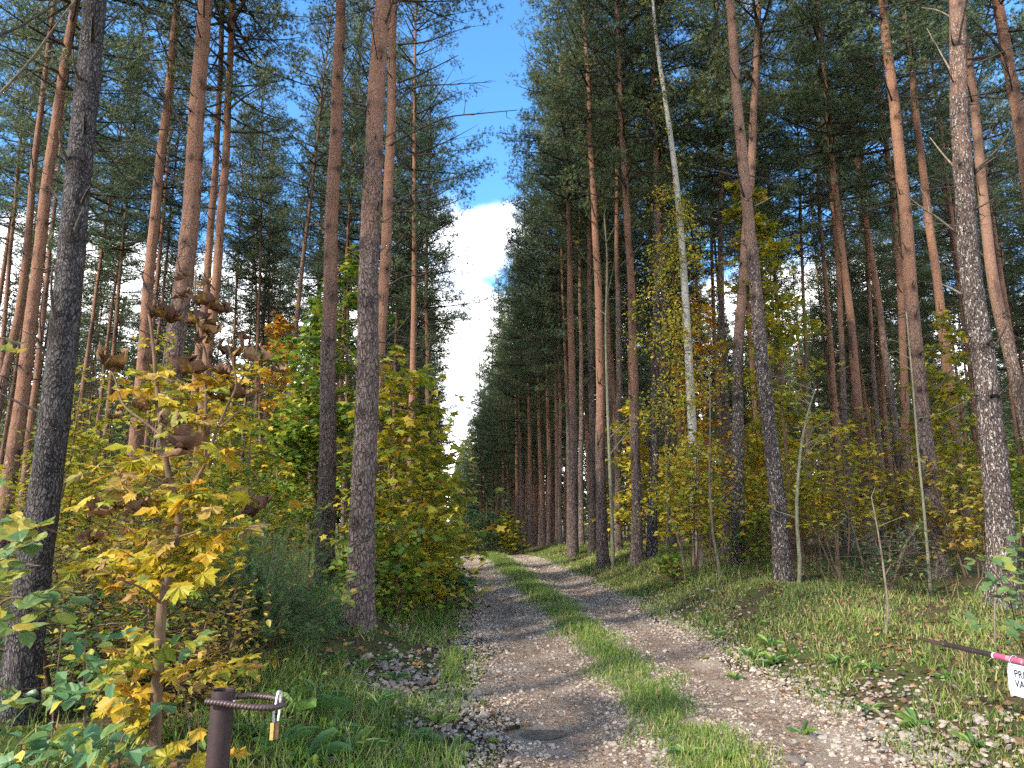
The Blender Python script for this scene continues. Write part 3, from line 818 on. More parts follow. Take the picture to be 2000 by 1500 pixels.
_, Bb, _ = pine('red slender pine tucked close behind the thickest verge pine', 11.3, 0.235, [(727, 1100), (751, 535), (772, 0)], 2.5, 20, 5, 'bark', LG, True, 2,
     [(-.4, .020, 'deadwood', 8, [(757, 287), (780, 272), (808, 258), (870, 230), (935, 222), (1010, 215)]), (-.3, .02, 'deadwood', 6, [(776, 161), (810, 150), (846, 133), (895, 108)]),
      (.2, .018, 'deadwood', 6, [(778, 87), (830, 82), (870, 68), (920, 50)]), (.5, .018, 'deadwood', 7, [(762, 215), (810, 172), (880, 165), (960, 160)]), (.3, .016, 'deadwood', 4, [(768, 395), (815, 375), (870, 365)]),
      (-.2, .018, 'deadwood', 2, [(748, 565), (790, 540), (830, 535), (880, 500)]), (.1, .02, 'deadwood', 2, [(748, 665), (780, 640), (800, 615)]), (-.2, .02, 'deadwood', 3, [(745, 750), (765, 715), (775, 690)]), (-.1, .018, 'deadwood', 1, [(748, 500), (780, 470), (795, 450)])])
pine('slim dark pine with open crown against the sky gap', 24.0, 0.20, [(835, 850), (834, 500), (840, 245)], 6.0, 19.2, 6, 'bark', LG, False, 6, cb_shift=-1.5)
pine('dark thin pine behind the green maple, leaning right', 22.0, 0.20, [(574, 668), (591, 507), (623, 227)], 7.0, 20, 7, 'bark', LG)
for u1, v1, u2, v2, Y_, d_, lab in [
    (168, 727, 200, 500, 25, .20, 'slender pine, first right of the dark grey trunk'),
    (224, 675, 266, 210, 25, .19, 'slender pine left of the broken-twig orange pine'),
    (208, 690, 241, 440, 28, .18, 'thin pine close behind the slender leaning neighbour on the left'),
    (325, 507, 345, 315, 26, .17, 'thin pine squeezed between orange and big reddish pine'),
    (465, 507, 476, 280, 30, .17, 'first thin pine right of the deep red pine'),
    (497, 507, 492, 350, 31, .16, 'very thin upright pine in the gap right of the deep red pine'),
    (507, 530, 514, 200, 27, .18, 'orange thin pine above the yellow orange maple'),
    (525, 540, 529, 300, 33, .17, 'faint thin pine left of the green maple'),
    (622, 520, 633, 250, 29, .18, 'thin pine close left of the brown straight pine'),
    (680, 620, 688, 300, 28, .18, 'thin pine between the two big verge pines'),
    (774, 640, 778, 330, 26, .16, 'thin pine right of the red slender pine'),
    (800, 700, 803, 420, 31, .18, 'thin shaded pine left of the sky gap pine')]:
    pine(lab, Y_, d_, [(u1, v1), (u2, v2)], 3.0, 20.5, (u1 * 7) % 8, 'bark', LG, False, 2)
# right-hand side
pine('red straight pine standing on the grassy crest beside the track', 21.0, 0.27, [(1118, 1085), (1119, 1000), (1112, 507), (1101, 262)], 4.0, 21, 0, 'bark', RG, False, 5)
pine('tall red pine just left of the thin mossy pole', 17.4, 0.265, [(1181, 1108), (1175, 1000), (1166, 500), (1150, 210)], 3.0, 21, 1, 'bark', RG, False, 6)
pine('reddish pine, left one of a close pair at the verge edge', 16.6, 0.25, [(1245, 1124), (1244, 850), (1230, 500), (1213, 175)], 3.5, 21, 2, 'bark', RG, False, 6)
pine('brown pine, right one of a close pair at the verge edge', 16.9, 0.235, [(1271, 1122), (1285, 600), (1278, 60)], 8.0, 21, 3, 'bark_pale', RG, False, 6)
pine('grey brown pine left of the crooked pale verge pine', 14.9, 0.27, [(1440, 1138), (1443, 745), (1455, 490), (1486, 0)], 4.5, 21, 4, 'bark_pale', RG, True, 5)
pine('slightly crooked pale flecked pine at the grassy verge, orange at top', 12.3, 0.27, [(1531, 1170), (1520, 985), (1497, 745), (1470, 470), (1448, 270), (1430, 0)], 5.6, 22, 5, 'bark_pale', RG, True, 5,
     [(.3, .014, 'palewood', 1, [(1475, 402), (1495, 392), (1510, 383)]), (.3, .014, 'deadwood', 1, [(1510, 760), (1530, 725), (1545, 690)])])
pine('red brown leaning pine right of the bent bare sapling', 17.0, 0.24, [(1690, 960), (1678, 850), (1646, 507), (1597, 35)], 2.0, 21, 6, 'bark', RG, False, 6)
pine('thinner pine leaning left, second from bent bare sapling', 21.5, 0.20, [(1636, 850), (1608, 507), (1590, 175)], 2.0, 20, 7, 'bark', RG)
pine('dark slim pine between two leaning red brown pines', 19.5, 0.20, [(1653, 850), (1634, 507), (1605, 150)], 6.0, 20, 0, 'bark', RG)
pine('stout pine, dark below and red above, behind thin pale pole', 13.0, 0.30, [(1838, 1130), (1826, 1000), (1797, 745), (1773, 507), (1727, 0)], 4.2, 21, 1, 'bark', RG, True, 6,
     [(.2, .018, 'deadwood', 2, [(1805, 800), (1845, 740), (1880, 690)]), (.1, .012, 'deadwood', 1, [(1815, 880), (1850, 850), (1862, 842)])])
pine('thin pine hugging the left side of the stout dark and red pine', 17.5, 0.22, [(1766, 950), (1757, 507), (1688, 0)], 2.0, 21, 2, 'bark', RG, False, 5)
pine('brown orange pine left of the massive flecked pine', 15.6, 0.25, [(1885, 1000), (1876, 955), (1821, 507), (1765, 35)], 2.2, 21, 3, 'bark', RG, False, 6)
pine('massive dark pine with white lichen flecks near right border', 9.5, 0.325, [(1959, 1216), (1950, 985), (1922, 745), (1889, 507), (1873, 250), (1864, 0)], 7.2, 21, 4, 'bark_pale', RG, True, 3,
     [(-.5, .022, 'deadwood', 1, [(1900, 338), (1935, 305), (1965, 270), (1995, 205)]), (-.4, .018, 'deadwood', 1, [(1902, 340), (1940, 310), (1985, 288)]), (.3, .018, 'palewood', 0, [(1874, 336), (1845, 305), (1816, 268)]),
      (.2, .016, 'palewood', 0, [(1858, 140), (1835, 100), (1810, 55)]), (-.3, .018, 'palewood', 3, [(1868, 455), (1830, 425), (1790, 398), (1753, 366)]), (.0, .02, 'palewood', 0, [(1878, 575), (1855, 562), (1830, 552)]),
      (-.4, .022, 'deadwood', 0, [(1926, 695), (1950, 665), (1970, 628)]), (.2, .015, 'deadwood', 1, [(1890, 130), (1940, 110), (2000, 78)]), (-.3, .018, 'deadwood', 0, [(1878, 140), (1890, 100), (1895, 80)]),
      (.1, .016, 'palewood', 0, [(1860, 35), (1830, 20), (1800, 15)])])
pine('reddish grey pine directly behind the massive flecked pine', 13.0, 0.25, [(1996, 780), (1930, 500), (1895, 140)], 4.0, 21, 5, 'bark_pale', RG, False, 5)
pine('red pine cut by the right border at the top', 11.0, 0.27, [(1993, 280), (1947, 0)], 3.0, 21, 6, 'bark', RG, True, 4)
for u1, v1, u2, v2, Y_, d_, o_, lab in [
    (1072, 990, 1066, 550, 32, .22, 3, 'first slim pine left of the red crest pine'),
    (1038, 1000, 1030, 622, 38, .25, 3, 'slim red pine, second left of the red crest pine'),
    (1012, 1060, 1007, 710, 46, .25, 3, 'slim red pine, third left of the red crest pine'),
    (1055, 1040, 1052, 700, 40, .20, 4, 'thin brown pine between first two slim pines left of the crest pine'),
    (1094, 1020, 1091, 640, 28, .15, 4, 'thin pine close to the left of the red crest pine'),
    (1136, 1020, 1133, 500, 24, .19, 7, 'slim dark pine between the red crest pine and the tall red pine'),
    (1156, 1030, 1150, 500, 21, .21, 8, 'dark brown pine right behind the tall red pine'),
    (1208, 1020, 1206, 520, 20, .21, 8, 'dark pine just right of the thin mossy pole'),
    (940, 1072, 938, 840, 74, .34, 1, 'lone orange pine at the far end of the track'),
    (974, 1070, 967, 860, 64, .32, 2, 'reddish thin pine right of the lone orange far pine'),
    (1310, 1100, 1300, 700, 17.5, .20, 8, 'dark pine between the close pair and the white birch'),
    (1418, 1060, 1408, 500, 18, .22, 9, 'shaded pine close left of the grey brown verge pine'),
    (1580, 900, 1566, 500, 24, .17, 7, 'thin dark pine deep behind the bent bare sapling'),
    (1741, 780, 1702, 500, 19, .22, 6, 'dark leaning pine in the middle of the shaded right stand'),
    (1720, 950, 1690, 420, 23, .19, 6, 'slim shaded pine left of the dark leaning pine'),
    (1925, 900, 1870, 500, 20, .22, 4, 'half hidden pine left behind the massive flecked pine')]:
    pine(lab, Y_, d_, [(u1, v1), (u2, v2)], o_, 20.5, (u1 * 3) % 8, 'bark', RG, False, 3)
_, offb, _ = pine('pine beyond the left border whose pale dead branch reaches into the picture', 6.2, 0.28, [(-250, 1100), (-170, 0)], 3, 20, 2, 'bark', LG, False, 3,
     [(-.6, .024, 'palewood', 3, [(-205, 420), (-100, 290), (0, 183), (60, 118), (105, 55), (150, -5)]), (.8, .022, 'deadwood', 5, [(-200, 320), (-100, 130), (60, 40), (160, -30)])])

# the rest of the stand: planted rows beyond the front trees
rs = np.random.RandomState(21)
cand = []; EDGE = []
for side in (1, -1):
    y = 25.5 if side > 0 else 46.0
    while y < 80:
        x = float(xc(y)) + side * (RW + rs.uniform(1.3, 3.2))
        if all((x - a) ** 2 + (y - b) ** 2 > 1.2 ** 2 for a, b in POS): EDGE.append((x, y, side)); POS.append((x, y))
        y += rs.uniform(2.0, 3.4)
for side in (1, -1):
    for y in np.arange(15, 78, 2.1):
        for s in np.arange(2.3, 46, 2.1):
            x = float(xc(y)) + side * (RW + s + rs.normal(0, .45)); yy = y + rs.normal(0, .45)
            if abs(x) > 0.80 * yy + 2.5: continue
            if yy < (17.5 if side > 0 else 21) : continue
            keep = (0.64 if s < 9 else 0.42) if side > 0 else 0.31
            if s < 5: keep += .2
            if rs.rand() > keep: continue
            cand.append((math.hypot(x, yy), x, yy, side))
cand.sort()
near, far = list(EDGE), []
for d_, x, y, side in cand:
    if any((x - a) ** 2 + (y - b) ** 2 < 1.5 ** 2 for a, b in POS): continue
    POS.append((x, y))
    (near if len(near) < 218 else far).append((x, y, side))
SHORT = {'big reddish pine with three': 'big reddish pine', 'bright orange leaning pine at': 'bright orange leaning pine', 'large dark grey pine': 'large dark grey pine', 'orange pine left of the big red': 'orange pine with broken twigs',
         'smooth deep red pine': 'deep red pine', 'brown straight pine standing': 'brown straight pine', 'thickest pine of the left': 'thickest verge pine', 'slim dark pine with open crown': 'open crowned pine at the sky gap',
         'red straight pine standing': 'red crest pine', 'tall red pine just left': 'tall red pine by the mossy pole', 'reddish pine, left one of': 'close pair at the verge edge', 'grey brown pine left': 'grey brown verge pine',
         'slightly crooked pale': 'crooked flecked pine', 'red brown leaning pine right': 'red brown leaning pine', 'stout pine, dark below': 'stout dark and red pine', 'brown orange pine left of the massive': 'brown orange pine',
         'massive dark pine with': 'massive flecked pine', 'red pine cut by': 'red pine at the right border', 'lone orange pine at': 'lone orange far pine', 'slim red pine, third left': 'third slim red pine', 'slim red pine, second left': 'second slim red pine', 'reddish thin pine right of the lone': 'reddish thin far pine', 'dark brown pine right behind': 'dark brown pine'}
def named(x, y, side):
    best = None
    for (bx, by, lab) in LAB:
        for k_, nm in SHORT.items():
            if lab.startswith(k_) and (bx > float(xc(by))) == (side > 0):
                du = x / y - bx / by
                if best is None or abs(du) < abs(best[0]): best = (du, nm)
    return best
ORD = ['first', 'second', 'third', 'fourth', 'fifth', 'sixth', 'seventh', 'eighth', 'ninth', 'tenth', 'eleventh', 'twelfth', 'thirteenth', 'fourteenth', 'fifteenth', 'sixteenth', 'seventeenth', 'eighteenth', 'nineteenth', 'twentieth'] + ['twenty-' + w for w in ('first', 'second', 'third', 'fourth', 'fifth', 'sixth', 'seventh', 'eighth', 'ninth')]
seen_ = {}
for x, y, side in near:
    du, nm = named(x, y, side); ky = (nm, du > 0); seen_[ky] = seen_.get(ky, 0) + 1
    flab = '%s slim background pine just %s of the %s' % (ORD[min(seen_[ky], 29) - 1], 'right' if du > 0 else 'left', nm)
    H = rs.uniform(17, 24); edge = abs(x - float(xc(y))) < RW + 4.8 and y > 25
    pine_copy(x, y, H, rs.uniform(.17, .27), rs.randint(8, 10) if edge else rs.randint(0, 8),
              flab,
              'pines deep in the right stand' if side > 0 else 'pines deep in the left stand', (rs.normal(0, .018), rs.normal(0, .018)), rs.rand() * 6.28, rs.choice([2.0, 3.5, 6.0]))
# trees out of frame to the left that throw the shade lying over the foreground
for x, y in [(-7.5, 3.6), (-11.5, 5.2), (-9.5, 0.2), (-15, -1)]:
    pine_copy(x, y, rs.uniform(19, 22), .27, rs.randint(0, 8), 'pine of the near left stand just outside the picture', 'pines outside the picture', (0, 0), rs.rand() * 6, 3)

# far pines that read as one wood
S, N = Soup(), Soup()
TB = tmpl_needles(5, 9, (0.4, 1.2), 0.11, 0.42)
for y in np.arange(80, 118, 3.4):
    for x in np.arange(-75, 80, 3.4):
        xx, yy = x + rs.normal(0, 1), y + rs.normal(0, 1)
        if abs(xx - float(xc(yy))) < 3.4 or abs(xx) > .8 * yy: continue
        if rs.rand() < .25: continue
        far.append((xx, yy, 1))
for y in np.arange(118, 300, 3.0):
    for sd in (-1, 1):
        for q in range(4):
            far.append((float(xc(y)) + sd * (2.7 + 3.0 * q + rs.rand() * 1.0), y + rs.normal(0, .8), 1))
for x in np.arange(-80, 40, 2.5):
    far.append((x, 300 + rs.normal(0, 3), 1))
for x, y, side in far:
    H = rs.uniform(18, 22); z0 = float(g(x, y))
    S.add(*tube([(x, y, z0), (x + rs.normal(0, .2), y, z0 + H)], [.13, .02], 5), rs.rand())
    ed = abs(x - float(xc(y))) < 5.5 or y > 84; K = 430 if 84 < y < 118 else 190 if y < 118 else 120; t = rs.rand(K) ** 0.9; zz = H * ((.10 if ed else .45) + (.89 if ed else .54) * t); r_ = 2.2 * (1.05 - t) ** .7 * np.sqrt(rs.rand(K)); a = rs.rand(K) * 6.28
    N.add(*scatter(*TB, frames(np.stack([np.cos(a), np.sin(a), .3 + rs.rand(K)], 1), rs.rand(K) * 6), np.stack([x + r_ * np.cos(a), y + r_ * np.sin(a), z0 + zz], 1), rs.uniform(.8, 1.4, K) * (1.35 if y > 84 else 1), np.clip(.45 + .2 * rs.randn(K), 0, .95)))
fw = empty('pine_wood', (0, 0, 0)); tag(fw, 'distant pine wood closing off the end of the stand', 'wood', kind='stuff')
for nm, me in (('trunks', S.mesh('far_trunks', M['bark'], True)), ('crowns', N.mesh('far_crowns', M['needle']))):
    o = link(nm, me, None, fw); o['kind'] = 'stuff'

# ------------------------------------------------------------------ young broadleaved trees and shrubs
def broadleaf(seed, H, Rr, stems=3, h0=0.15, nleaf=1400, size=0.11, tmpl=MAPLE_S, r0=0.025, prof=lambda t: (1.1 - t) ** .6, droop=.1, tilt=.45, nb=16, spread=.35, lay=.05):
    rs = np.random.RandomState(seed); Wd, Lf, P = Soup(), Soup(), []
    for q in range(stems):
        a = rs.rand() * 6.28; hh = H * (1 if q == 0 else rs.uniform(.55, .95))
        b0 = np.array([math.cos(a), math.sin(a), 0]) * (0 if stems == 1 else rs.uniform(.03, .15)); b0[2] = -.05
        tip = np.array([math.cos(a), math.sin(a), 0]) * Rr * spread * rs.uniform(.3, 1) + np.array([0, 0, hh])
        pts = catmull([b0, b0 * .6 + tip * .35 + rs.normal(0, .05 * H / 3, 3) * [1, 1, 0], b0 * .2 + tip * .7 + rs.normal(0, .05 * H / 3, 3) * [1, 1, 0], tip], 12)
        rr0 = r0 * (1 if q == 0 else .7)
        Wd.add(*tube(pts, np.linspace(rr0, .004, 12), 6))
        for b in range(nb):
            t = h0 + (1 - h0) * (b + rs.rand()) / nb; az = b * 2.4 + rs.normal(0, .5)
            p0 = np.array([np.interp(t, np.linspace(0, 1, 12), pts[:, c]) for c in range(3)])
            el = rs.uniform(.05, .55); L = Rr * prof(t) * rs.uniform(.55, 1.05)
            d = np.array([math.cos(az) * math.cos(el), math.sin(az) * math.cos(el), math.sin(el)])
            f = lambda s: p0 + d * L * s - np.array([0, 0, droop * L * s * s])
            Wd.add(*tube([f(s) for s in (0, .35, .7, 1)], np.linspace(.009, .003, 4) * (.6 + r0 * 10), 4))
            n = max(2, int(nleaf / (stems * nb) * rs.uniform(.6, 1.4)))
            ss = rs.uniform(.22, 1.05, n)
            P.append(np.array([f(s) for s in ss]) + np.c_[rs.normal(0, .14 * L + .04, (n, 2)), rs.normal(-.02, lay + .03 * L, n)])
    P = np.concatenate(P); P = P[P[:, 2] > .05]
    leaf_cloud(Lf, tmpl, P, size, rs, tilt)
    return Wd, Lf

def plant(name, label, cat, base, geo, leafmat, woodmat='twig', group=None, yaw=0.0, sc=1.0, leafname='foliage'):
    r = empty(name, base, (0, 0, yaw), sc); tag(r, label, cat, group)
    Wd, Lf = geo if isinstance(geo, tuple) else geo
    w = Wd if isinstance(Wd, bpy.types.Mesh) else Wd.mesh(name + '_stems', M[woodmat], True)
    l = Lf if isinstance(Lf, bpy.types.Mesh) else Lf.mesh(name + '_leaves', M[leafmat])
    link('stem', w, None, r)
    o = link(leafname, l, None, r); o['kind'] = 'stuff'
    return r

def bush(u, Y_, H, Rr, label, leafmat, seed, name='maple_shrub', cat='shrub', **kw):
    return plant(name, label, cat, gpos(u, Y_), broadleaf(seed, H, Rr, **kw), leafmat)

# left of the track
bush(800, 10.6, 3.75, 0.95, 'tall yellow green maple bush crowding the left edge of the track', 'leaf_yellowgreen', 1, stems=5, nleaf=2700, size=.13, nb=18, h0=.05, spread=.55, prof=lambda t: .75 + .35 * math.sin(3 * t) if t < .8 else .7)
bush(862, 12.8, 2.5, 0.85, 'orange tinged maple bush at the left track edge behind the tall one', 'leaf_yellowgreen', 2, stems=4, nleaf=1900, size=.105, nb=14, h0=.05, spread=.5)
bush(868, 11.6, 0.95, 0.6, 'low dark green bramble clump beside the left wheel rut', 'leaf_dark', 3, 'bramble', stems=5, nleaf=900, size=.10, tmpl=SMALL, nb=8, h0=.05, spread=.6)
bush(603, 13.2, 6.0, 1.65, 'tall fresh green maple behind the brown straight pine', 'leaf_green', 4, 'maple_tree', 'tree', stems=2, nleaf=3000, size=.13, nb=24, h0=.28, r0=.045)
bush(505, 14.5, 5.3, 1.0, 'slender orange yellow maple left of the fresh green maple', 'leaf_orange', 5, 'maple_tree', 'tree', stems=1, nleaf=800, size=.12, nb=18, h0=.5, r0=.03)
bush(545, 12.8, 3.3, 1.2, 'wide bright green maple shrub between juniper and brown pine', 'leaf_green', 6, stems=3, nleaf=1700, size=.11, h0=.25)
bush(205, 9.2, 3.6, 1.35, 'yellow shrub rising behind the dark grey trunk', 'leaf_yellowgreen', 7, stems=4, nleaf=2400, size=.085, tmpl=SMALL, h0=.08, spread=.5)
bush(85, 8.6, 2.6, 1.1, 'yellow green shrub at the left border behind the dark grey trunk', 'leaf_yellowgreen', 8, stems=4, nleaf=1900, size=.08, tmpl=SMALL, h0=.06, spread=.5)
bush(420, 10.4, 3.3, 1.3, 'mixed yellow shrub behind the large leaved maple sapling', 'leaf_yellow', 9, stems=4, nleaf=2300, size=.095, h0=.06, spread=.5)
bush(480, 8.4, 2.4, .9, 'dim green shrub above the juniper', 'leaf_green', 10, stems=4, nleaf=1300, size=.08, tmpl=SMALL, h0=.05, spread=.5)
bush(255, 7.2, 2.0, 1.0, 'olive yellow low shrub behind the maple sapling stem', 'leaf_dull', 11, stems=4, nleaf=1700, size=.075, tmpl=SMALL, h0=.05, spread=.5)
bush(140, 6.4, 1.35, .8, 'olive shrub with tiny leaves right of the dark grey trunk', 'leaf_dull', 12, stems=5, nleaf=1500, size=.06, tmpl=SMALL, h0=.05, spread=.6)
bush(683, 10.4, 1.0, .45, 'low green shoots between the two big verge pines', 'leaf_green', 13, stems=4, nleaf=380, size=.10, tmpl=ROUND, h0=.2, spread=.5)
bush(770, 9.6, 1.35, .65, 'lower green skirt of shoots in front of the tall maple bush', 'leaf_green', 14, stems=5, nleaf=800, size=.085, tmpl=ROUND, h0=.05, spread=.6)
bush(330, 6.0, 1.1, .8, 'yellow brown undergrowth shrub below the maple sapling', 'leaf_dull', 15, stems=5, nleaf=1300, size=.065, tmpl=SMALL, h0=.05, spread=.6)
bush(410, 5.3, .75, .6, 'ochre leaved low shrub directly behind the brown post', 'leaf_dull', 16, stems=5, nleaf=700, size=.055, tmpl=SMALL, h0=.05, spread=.6)
bush(255, 5.1, .95, .6, 'low green and yellow shrub left of the maple stem foot', 'leaf_green', 17, stems=5, nleaf=650, size=.06, tmpl=SMALL, h0=.1, spread=.6)
bush(130, 5.2, .8, .6, 'low dark green shrub at the foot of the dark grey trunk', 'leaf_dark', 18, stems=5, nleaf=600, size=.06, tmpl=SMALL, h0=.1, spread=.6)
bush(345, 4.9, .6, .5, 'low brown withering shrub right of the maple stem foot', 'leaf_dull', 19, stems=4, nleaf=450, size=.055, tmpl=SMALL, h0=.05, spread=.6)
# right of the track
bush(1545, 15.2, 8.3, 1.5, 'tall yellow green maple behind the crooked flecked pine', 'leaf_yellowgreen', 20, 'maple_tree', 'tree', stems=1, nleaf=2600, size=.125, nb=34, h0=.36, r0=.045, prof=lambda t: (1.05 - t) ** .4)
bush(1385, 16.2, 6.3, 1.0, 'orange maple sapling right of the white birch', 'leaf_orange', 21, 'maple_tree', 'tree', stems=1, nleaf=800, size=.13, nb=28, h0=.32, r0=.03, prof=lambda t: .8)
bush(1645, 12.6, 3.0, 1.6, 'wide yellow maple shrub beneath the leaning pines', 'leaf_yellow', 22, stems=4, nleaf=1350, size=.095, h0=.36, spread=.6, lay=.02, tilt=.3)
bush(1530, 16.8, 4.3, 1.5, 'golden maple shrub behind the crooked flecked pine', 'leaf_yellow', 23, stems=3, nleaf=1900, size=.115, h0=.2, spread=.5)
bush(1465, 19.0, 3.8, 1.5, 'golden shrub in the gap right of the grey brown pine', 'leaf_yellow', 24, stems=3, nleaf=1700, size=.12, h0=.15, spread=.5)
bush(1878, 14.5, 5.2, 1.2, 'tall dull yellow maple left of the massive flecked pine', 'leaf_yellowgreen', 25, 'maple_tree', 'tree', stems=2, nleaf=1500, size=.115, nb=22, h0=.25)
bush(1770, 16.0, 3.5, 1.6, 'shaded olive shrub behind the stout dark and red pine', 'leaf_dull', 26, stems=3, nleaf=1100, size=.11, h0=.3, spread=.5)
bush(1905, 12.4, 2.0, 1.0, 'low brownish maple shrub at the foot of the massive flecked pine', 'leaf_dull', 27, stems=4, nleaf=800, size=.10, h0=.2, spread=.6)
bush(1245, 19.0, 3.9, 1.4, 'yellow shrub behind the close pair of pines', 'leaf_yellow', 28, stems=3, nleaf=1600, size=.115, h0=.15, spread=.5)
bush(1352, 14.0, 2.7, 1.05, 'light green hazel shrub at the foot of the birch', 'leaf_birch', 29, 'hazel_shrub', stems=5, nleaf=1000, size=.10, tmpl=ROUND, h0=.3, spread=.7)
bush(1575, 13.4, 1.25, .8, 'withered red brown shrub right of the crooked pine foot', 'leaf_brown', 30, stems=4, nleaf=260, size=.08, tmpl=SMALL, h0=.2, spread=.7)
bush(1720, 11.0, 1.1, .9, 'low mossy green shrub at the feet of the shaded pines', 'leaf_dark', 31, stems=4, nleaf=700, size=.06, tmpl=SMALL, h0=.1, spread=.7)
bush(1470, 14.4, 1.2, .7, 'small green hazel between two verge pines', 'leaf_green', 32, 'hazel_shrub', stems=4, nleaf=420, size=.085, tmpl=ROUND, h0=.2, spread=.7)
bush(1315, 13.2, .75, .5, 'low green hazel shoots at the verge below the birch', 'leaf_green', 33, 'hazel_shrub', stems=4, nleaf=260, size=.09, tmpl=ROUND, h0=.2, spread=.7)
bush(955, 28.0, 2.4, 1.5, 'dark green thicket at the far end of the track', 'leaf_dark', 34, 'thicket', stems=5, nleaf=1800, size=.14, tmpl=SMALL, h0=.05, spread=.7)
bush(1000, 27.0, 1.6, .9, 'yellow green bush at the far end of the track', 'leaf_yellowgreen', 35, stems=4, nleaf=700, size=.13, h0=.05, spread=.6)
bush(915, 26.0, 2.0, 1.0, 'blue green bush on the far left side of the track', 'leaf_dark', 36, stems=4, nleaf=1100, size=.12, tmpl=SMALL, h0=.05, spread=.6)
# the understory deeper in the stand: five kinds, copied
UV = []
for q, (lm, tm, sz_) in enumerate([('leaf_dull', MAPLE_S, .12), ('leaf_yellow', MAPLE_S, .12), ('leaf_green', MAPLE_S, .12), ('leaf_dark', SMALL, .11), ('leaf_yellowgreen', MAPLE_S, .12)]):
    a, b = broadleaf(60 + q, 3.2, 1.5, stems=3, nleaf=1300, size=sz_, tmpl=tm, h0=.12, spread=.6)
    UV.append((a.mesh('understory_stems', M['twig'], True), b.mesh('understory_leaves', M[lm])))
UL = ['dull yellow brown shrub', 'bright yellow shrub', 'fresh green shrub', 'dark green shrub', 'yellow green shrub']
cnt = 0; USH = []
while cnt < 64:
    side = 1 if cnt % 2 else -1
    y = rs.uniform(13 if side < 0 else 18, 38); s = rs.uniform(2.8, 22)
    x = float(xc(y)) + side * (RW + s)
    if abs(x) > .78 * y + 1: continue
    if side < 0 and s < 4.5 and y < 24: continue
    q = rs.choice(5, p=[.38, .2, .12, .2, .1] if side > 0 else [.15, .25, .25, .1, .25])
    plant('understory_shrub', 'x', 'shrub', (x, y, float(g(x, y))), UV[q], None,
          group='undergrowth shrubs right of the track' if side > 0 else 'undergrowth shrubs left of the track', yaw=rs.rand() * 6, sc=rs.uniform(.55, 1.15))
    USH.append((y, UL[q], side, COL.objects[[o.name for o in list(COL.objects)[-3:]][0]])); cnt += 1

for lab in UL:
    for side in (1, -1):
        for q, e in enumerate(sorted([e for e in USH if e[1] == lab and e[2] == side], key=lambda e: e[0])):
            e[3]['label'] = '%s in the undergrowth %s of the track, %s one into the wood' % (lab, 'right' if side > 0 else 'left', ORD[min(q, 19)])
# white birch
def birch():
    Yb = 15.4; px = [(1366, 1135), (1357, 980), (1353, 860), (1345, 700), (1332, 480), (1318, 330), (1300, 200), (1285, 100), (1274, -10)]
    P = np.array([at(u, v, Yb) for u, v in px]); base = np.array([P[0][0], Yb, float(g(P[0][0], Yb)) - .05]); P[0] = base
    C = catmull(P - base, 60); r = empty('birch_tree', base)
    tag(r, 'white barked birch curving left, yellow leaves round its lower trunk', 'tree')
    up = C[-1] + (C[-1] - C[-4]) * np.array([[1.5]]).ravel() * 1.2
    C = np.vstack([C, catmull([C[-1], up, up + (0, 0, 2)], 8)[1:]])
    hh = C[:, 2] / C[-1, 2]
    link('trunk', mesh_np('birch_trunk', *tube(C, .105 * (1 - hh) ** .8 + .008 + .05 * np.exp(-C[:, 2] / .3), 14), M['birch'], smooth=True), None, r)
    rs = np.random.RandomState(77); Wd, Lf, PP = Soup(), Soup(), []
    for b in range(120):
        z = rs.uniform(1.2, 8.6) if b < 96 else rs.uniform(8.6, 15); az = rs.rand() * 6.28
        if rs.rand() < .5: az = rs.normal(PI + .3, .8)
        i_ = int(np.argmin(np.abs(C[:, 2] - z))); p0 = C[i_]; L = rs.uniform(.5, 1.55) * (1 if z < 7 else .7); el = rs.uniform(.0, .7)
        d = np.array([math.cos(az) * math.cos(el), math.sin(az) * math.cos(el) * .8, math.sin(el)])
        f = lambda s: p0 + d * L * s - np.array([0, 0, .75 * L * s * s])
        Wd.add(*tube([f(s) for s in (0, .3, .6, 1)], [.009, .006, .004, .002], 4))
        n = int(L * 60 * (1 if z < 8.6 else .4)); ss = rs.uniform(.2, 1.1, n)
        PP.append(np.array([f(s) for s in ss]) + rs.normal(0, .11, (n, 3)))
    leaf_cloud(Lf, BIRCHL, np.concatenate(PP), .075, rs, 1.0)
    tag(link('branches', Wd.mesh('birch_branches', M['twig']), None, r), kind='stuff')
    o = link('crown', Lf.mesh('birch_leaves', M['leaf_birch']), None, r); o['kind'] = 'stuff'
birch()

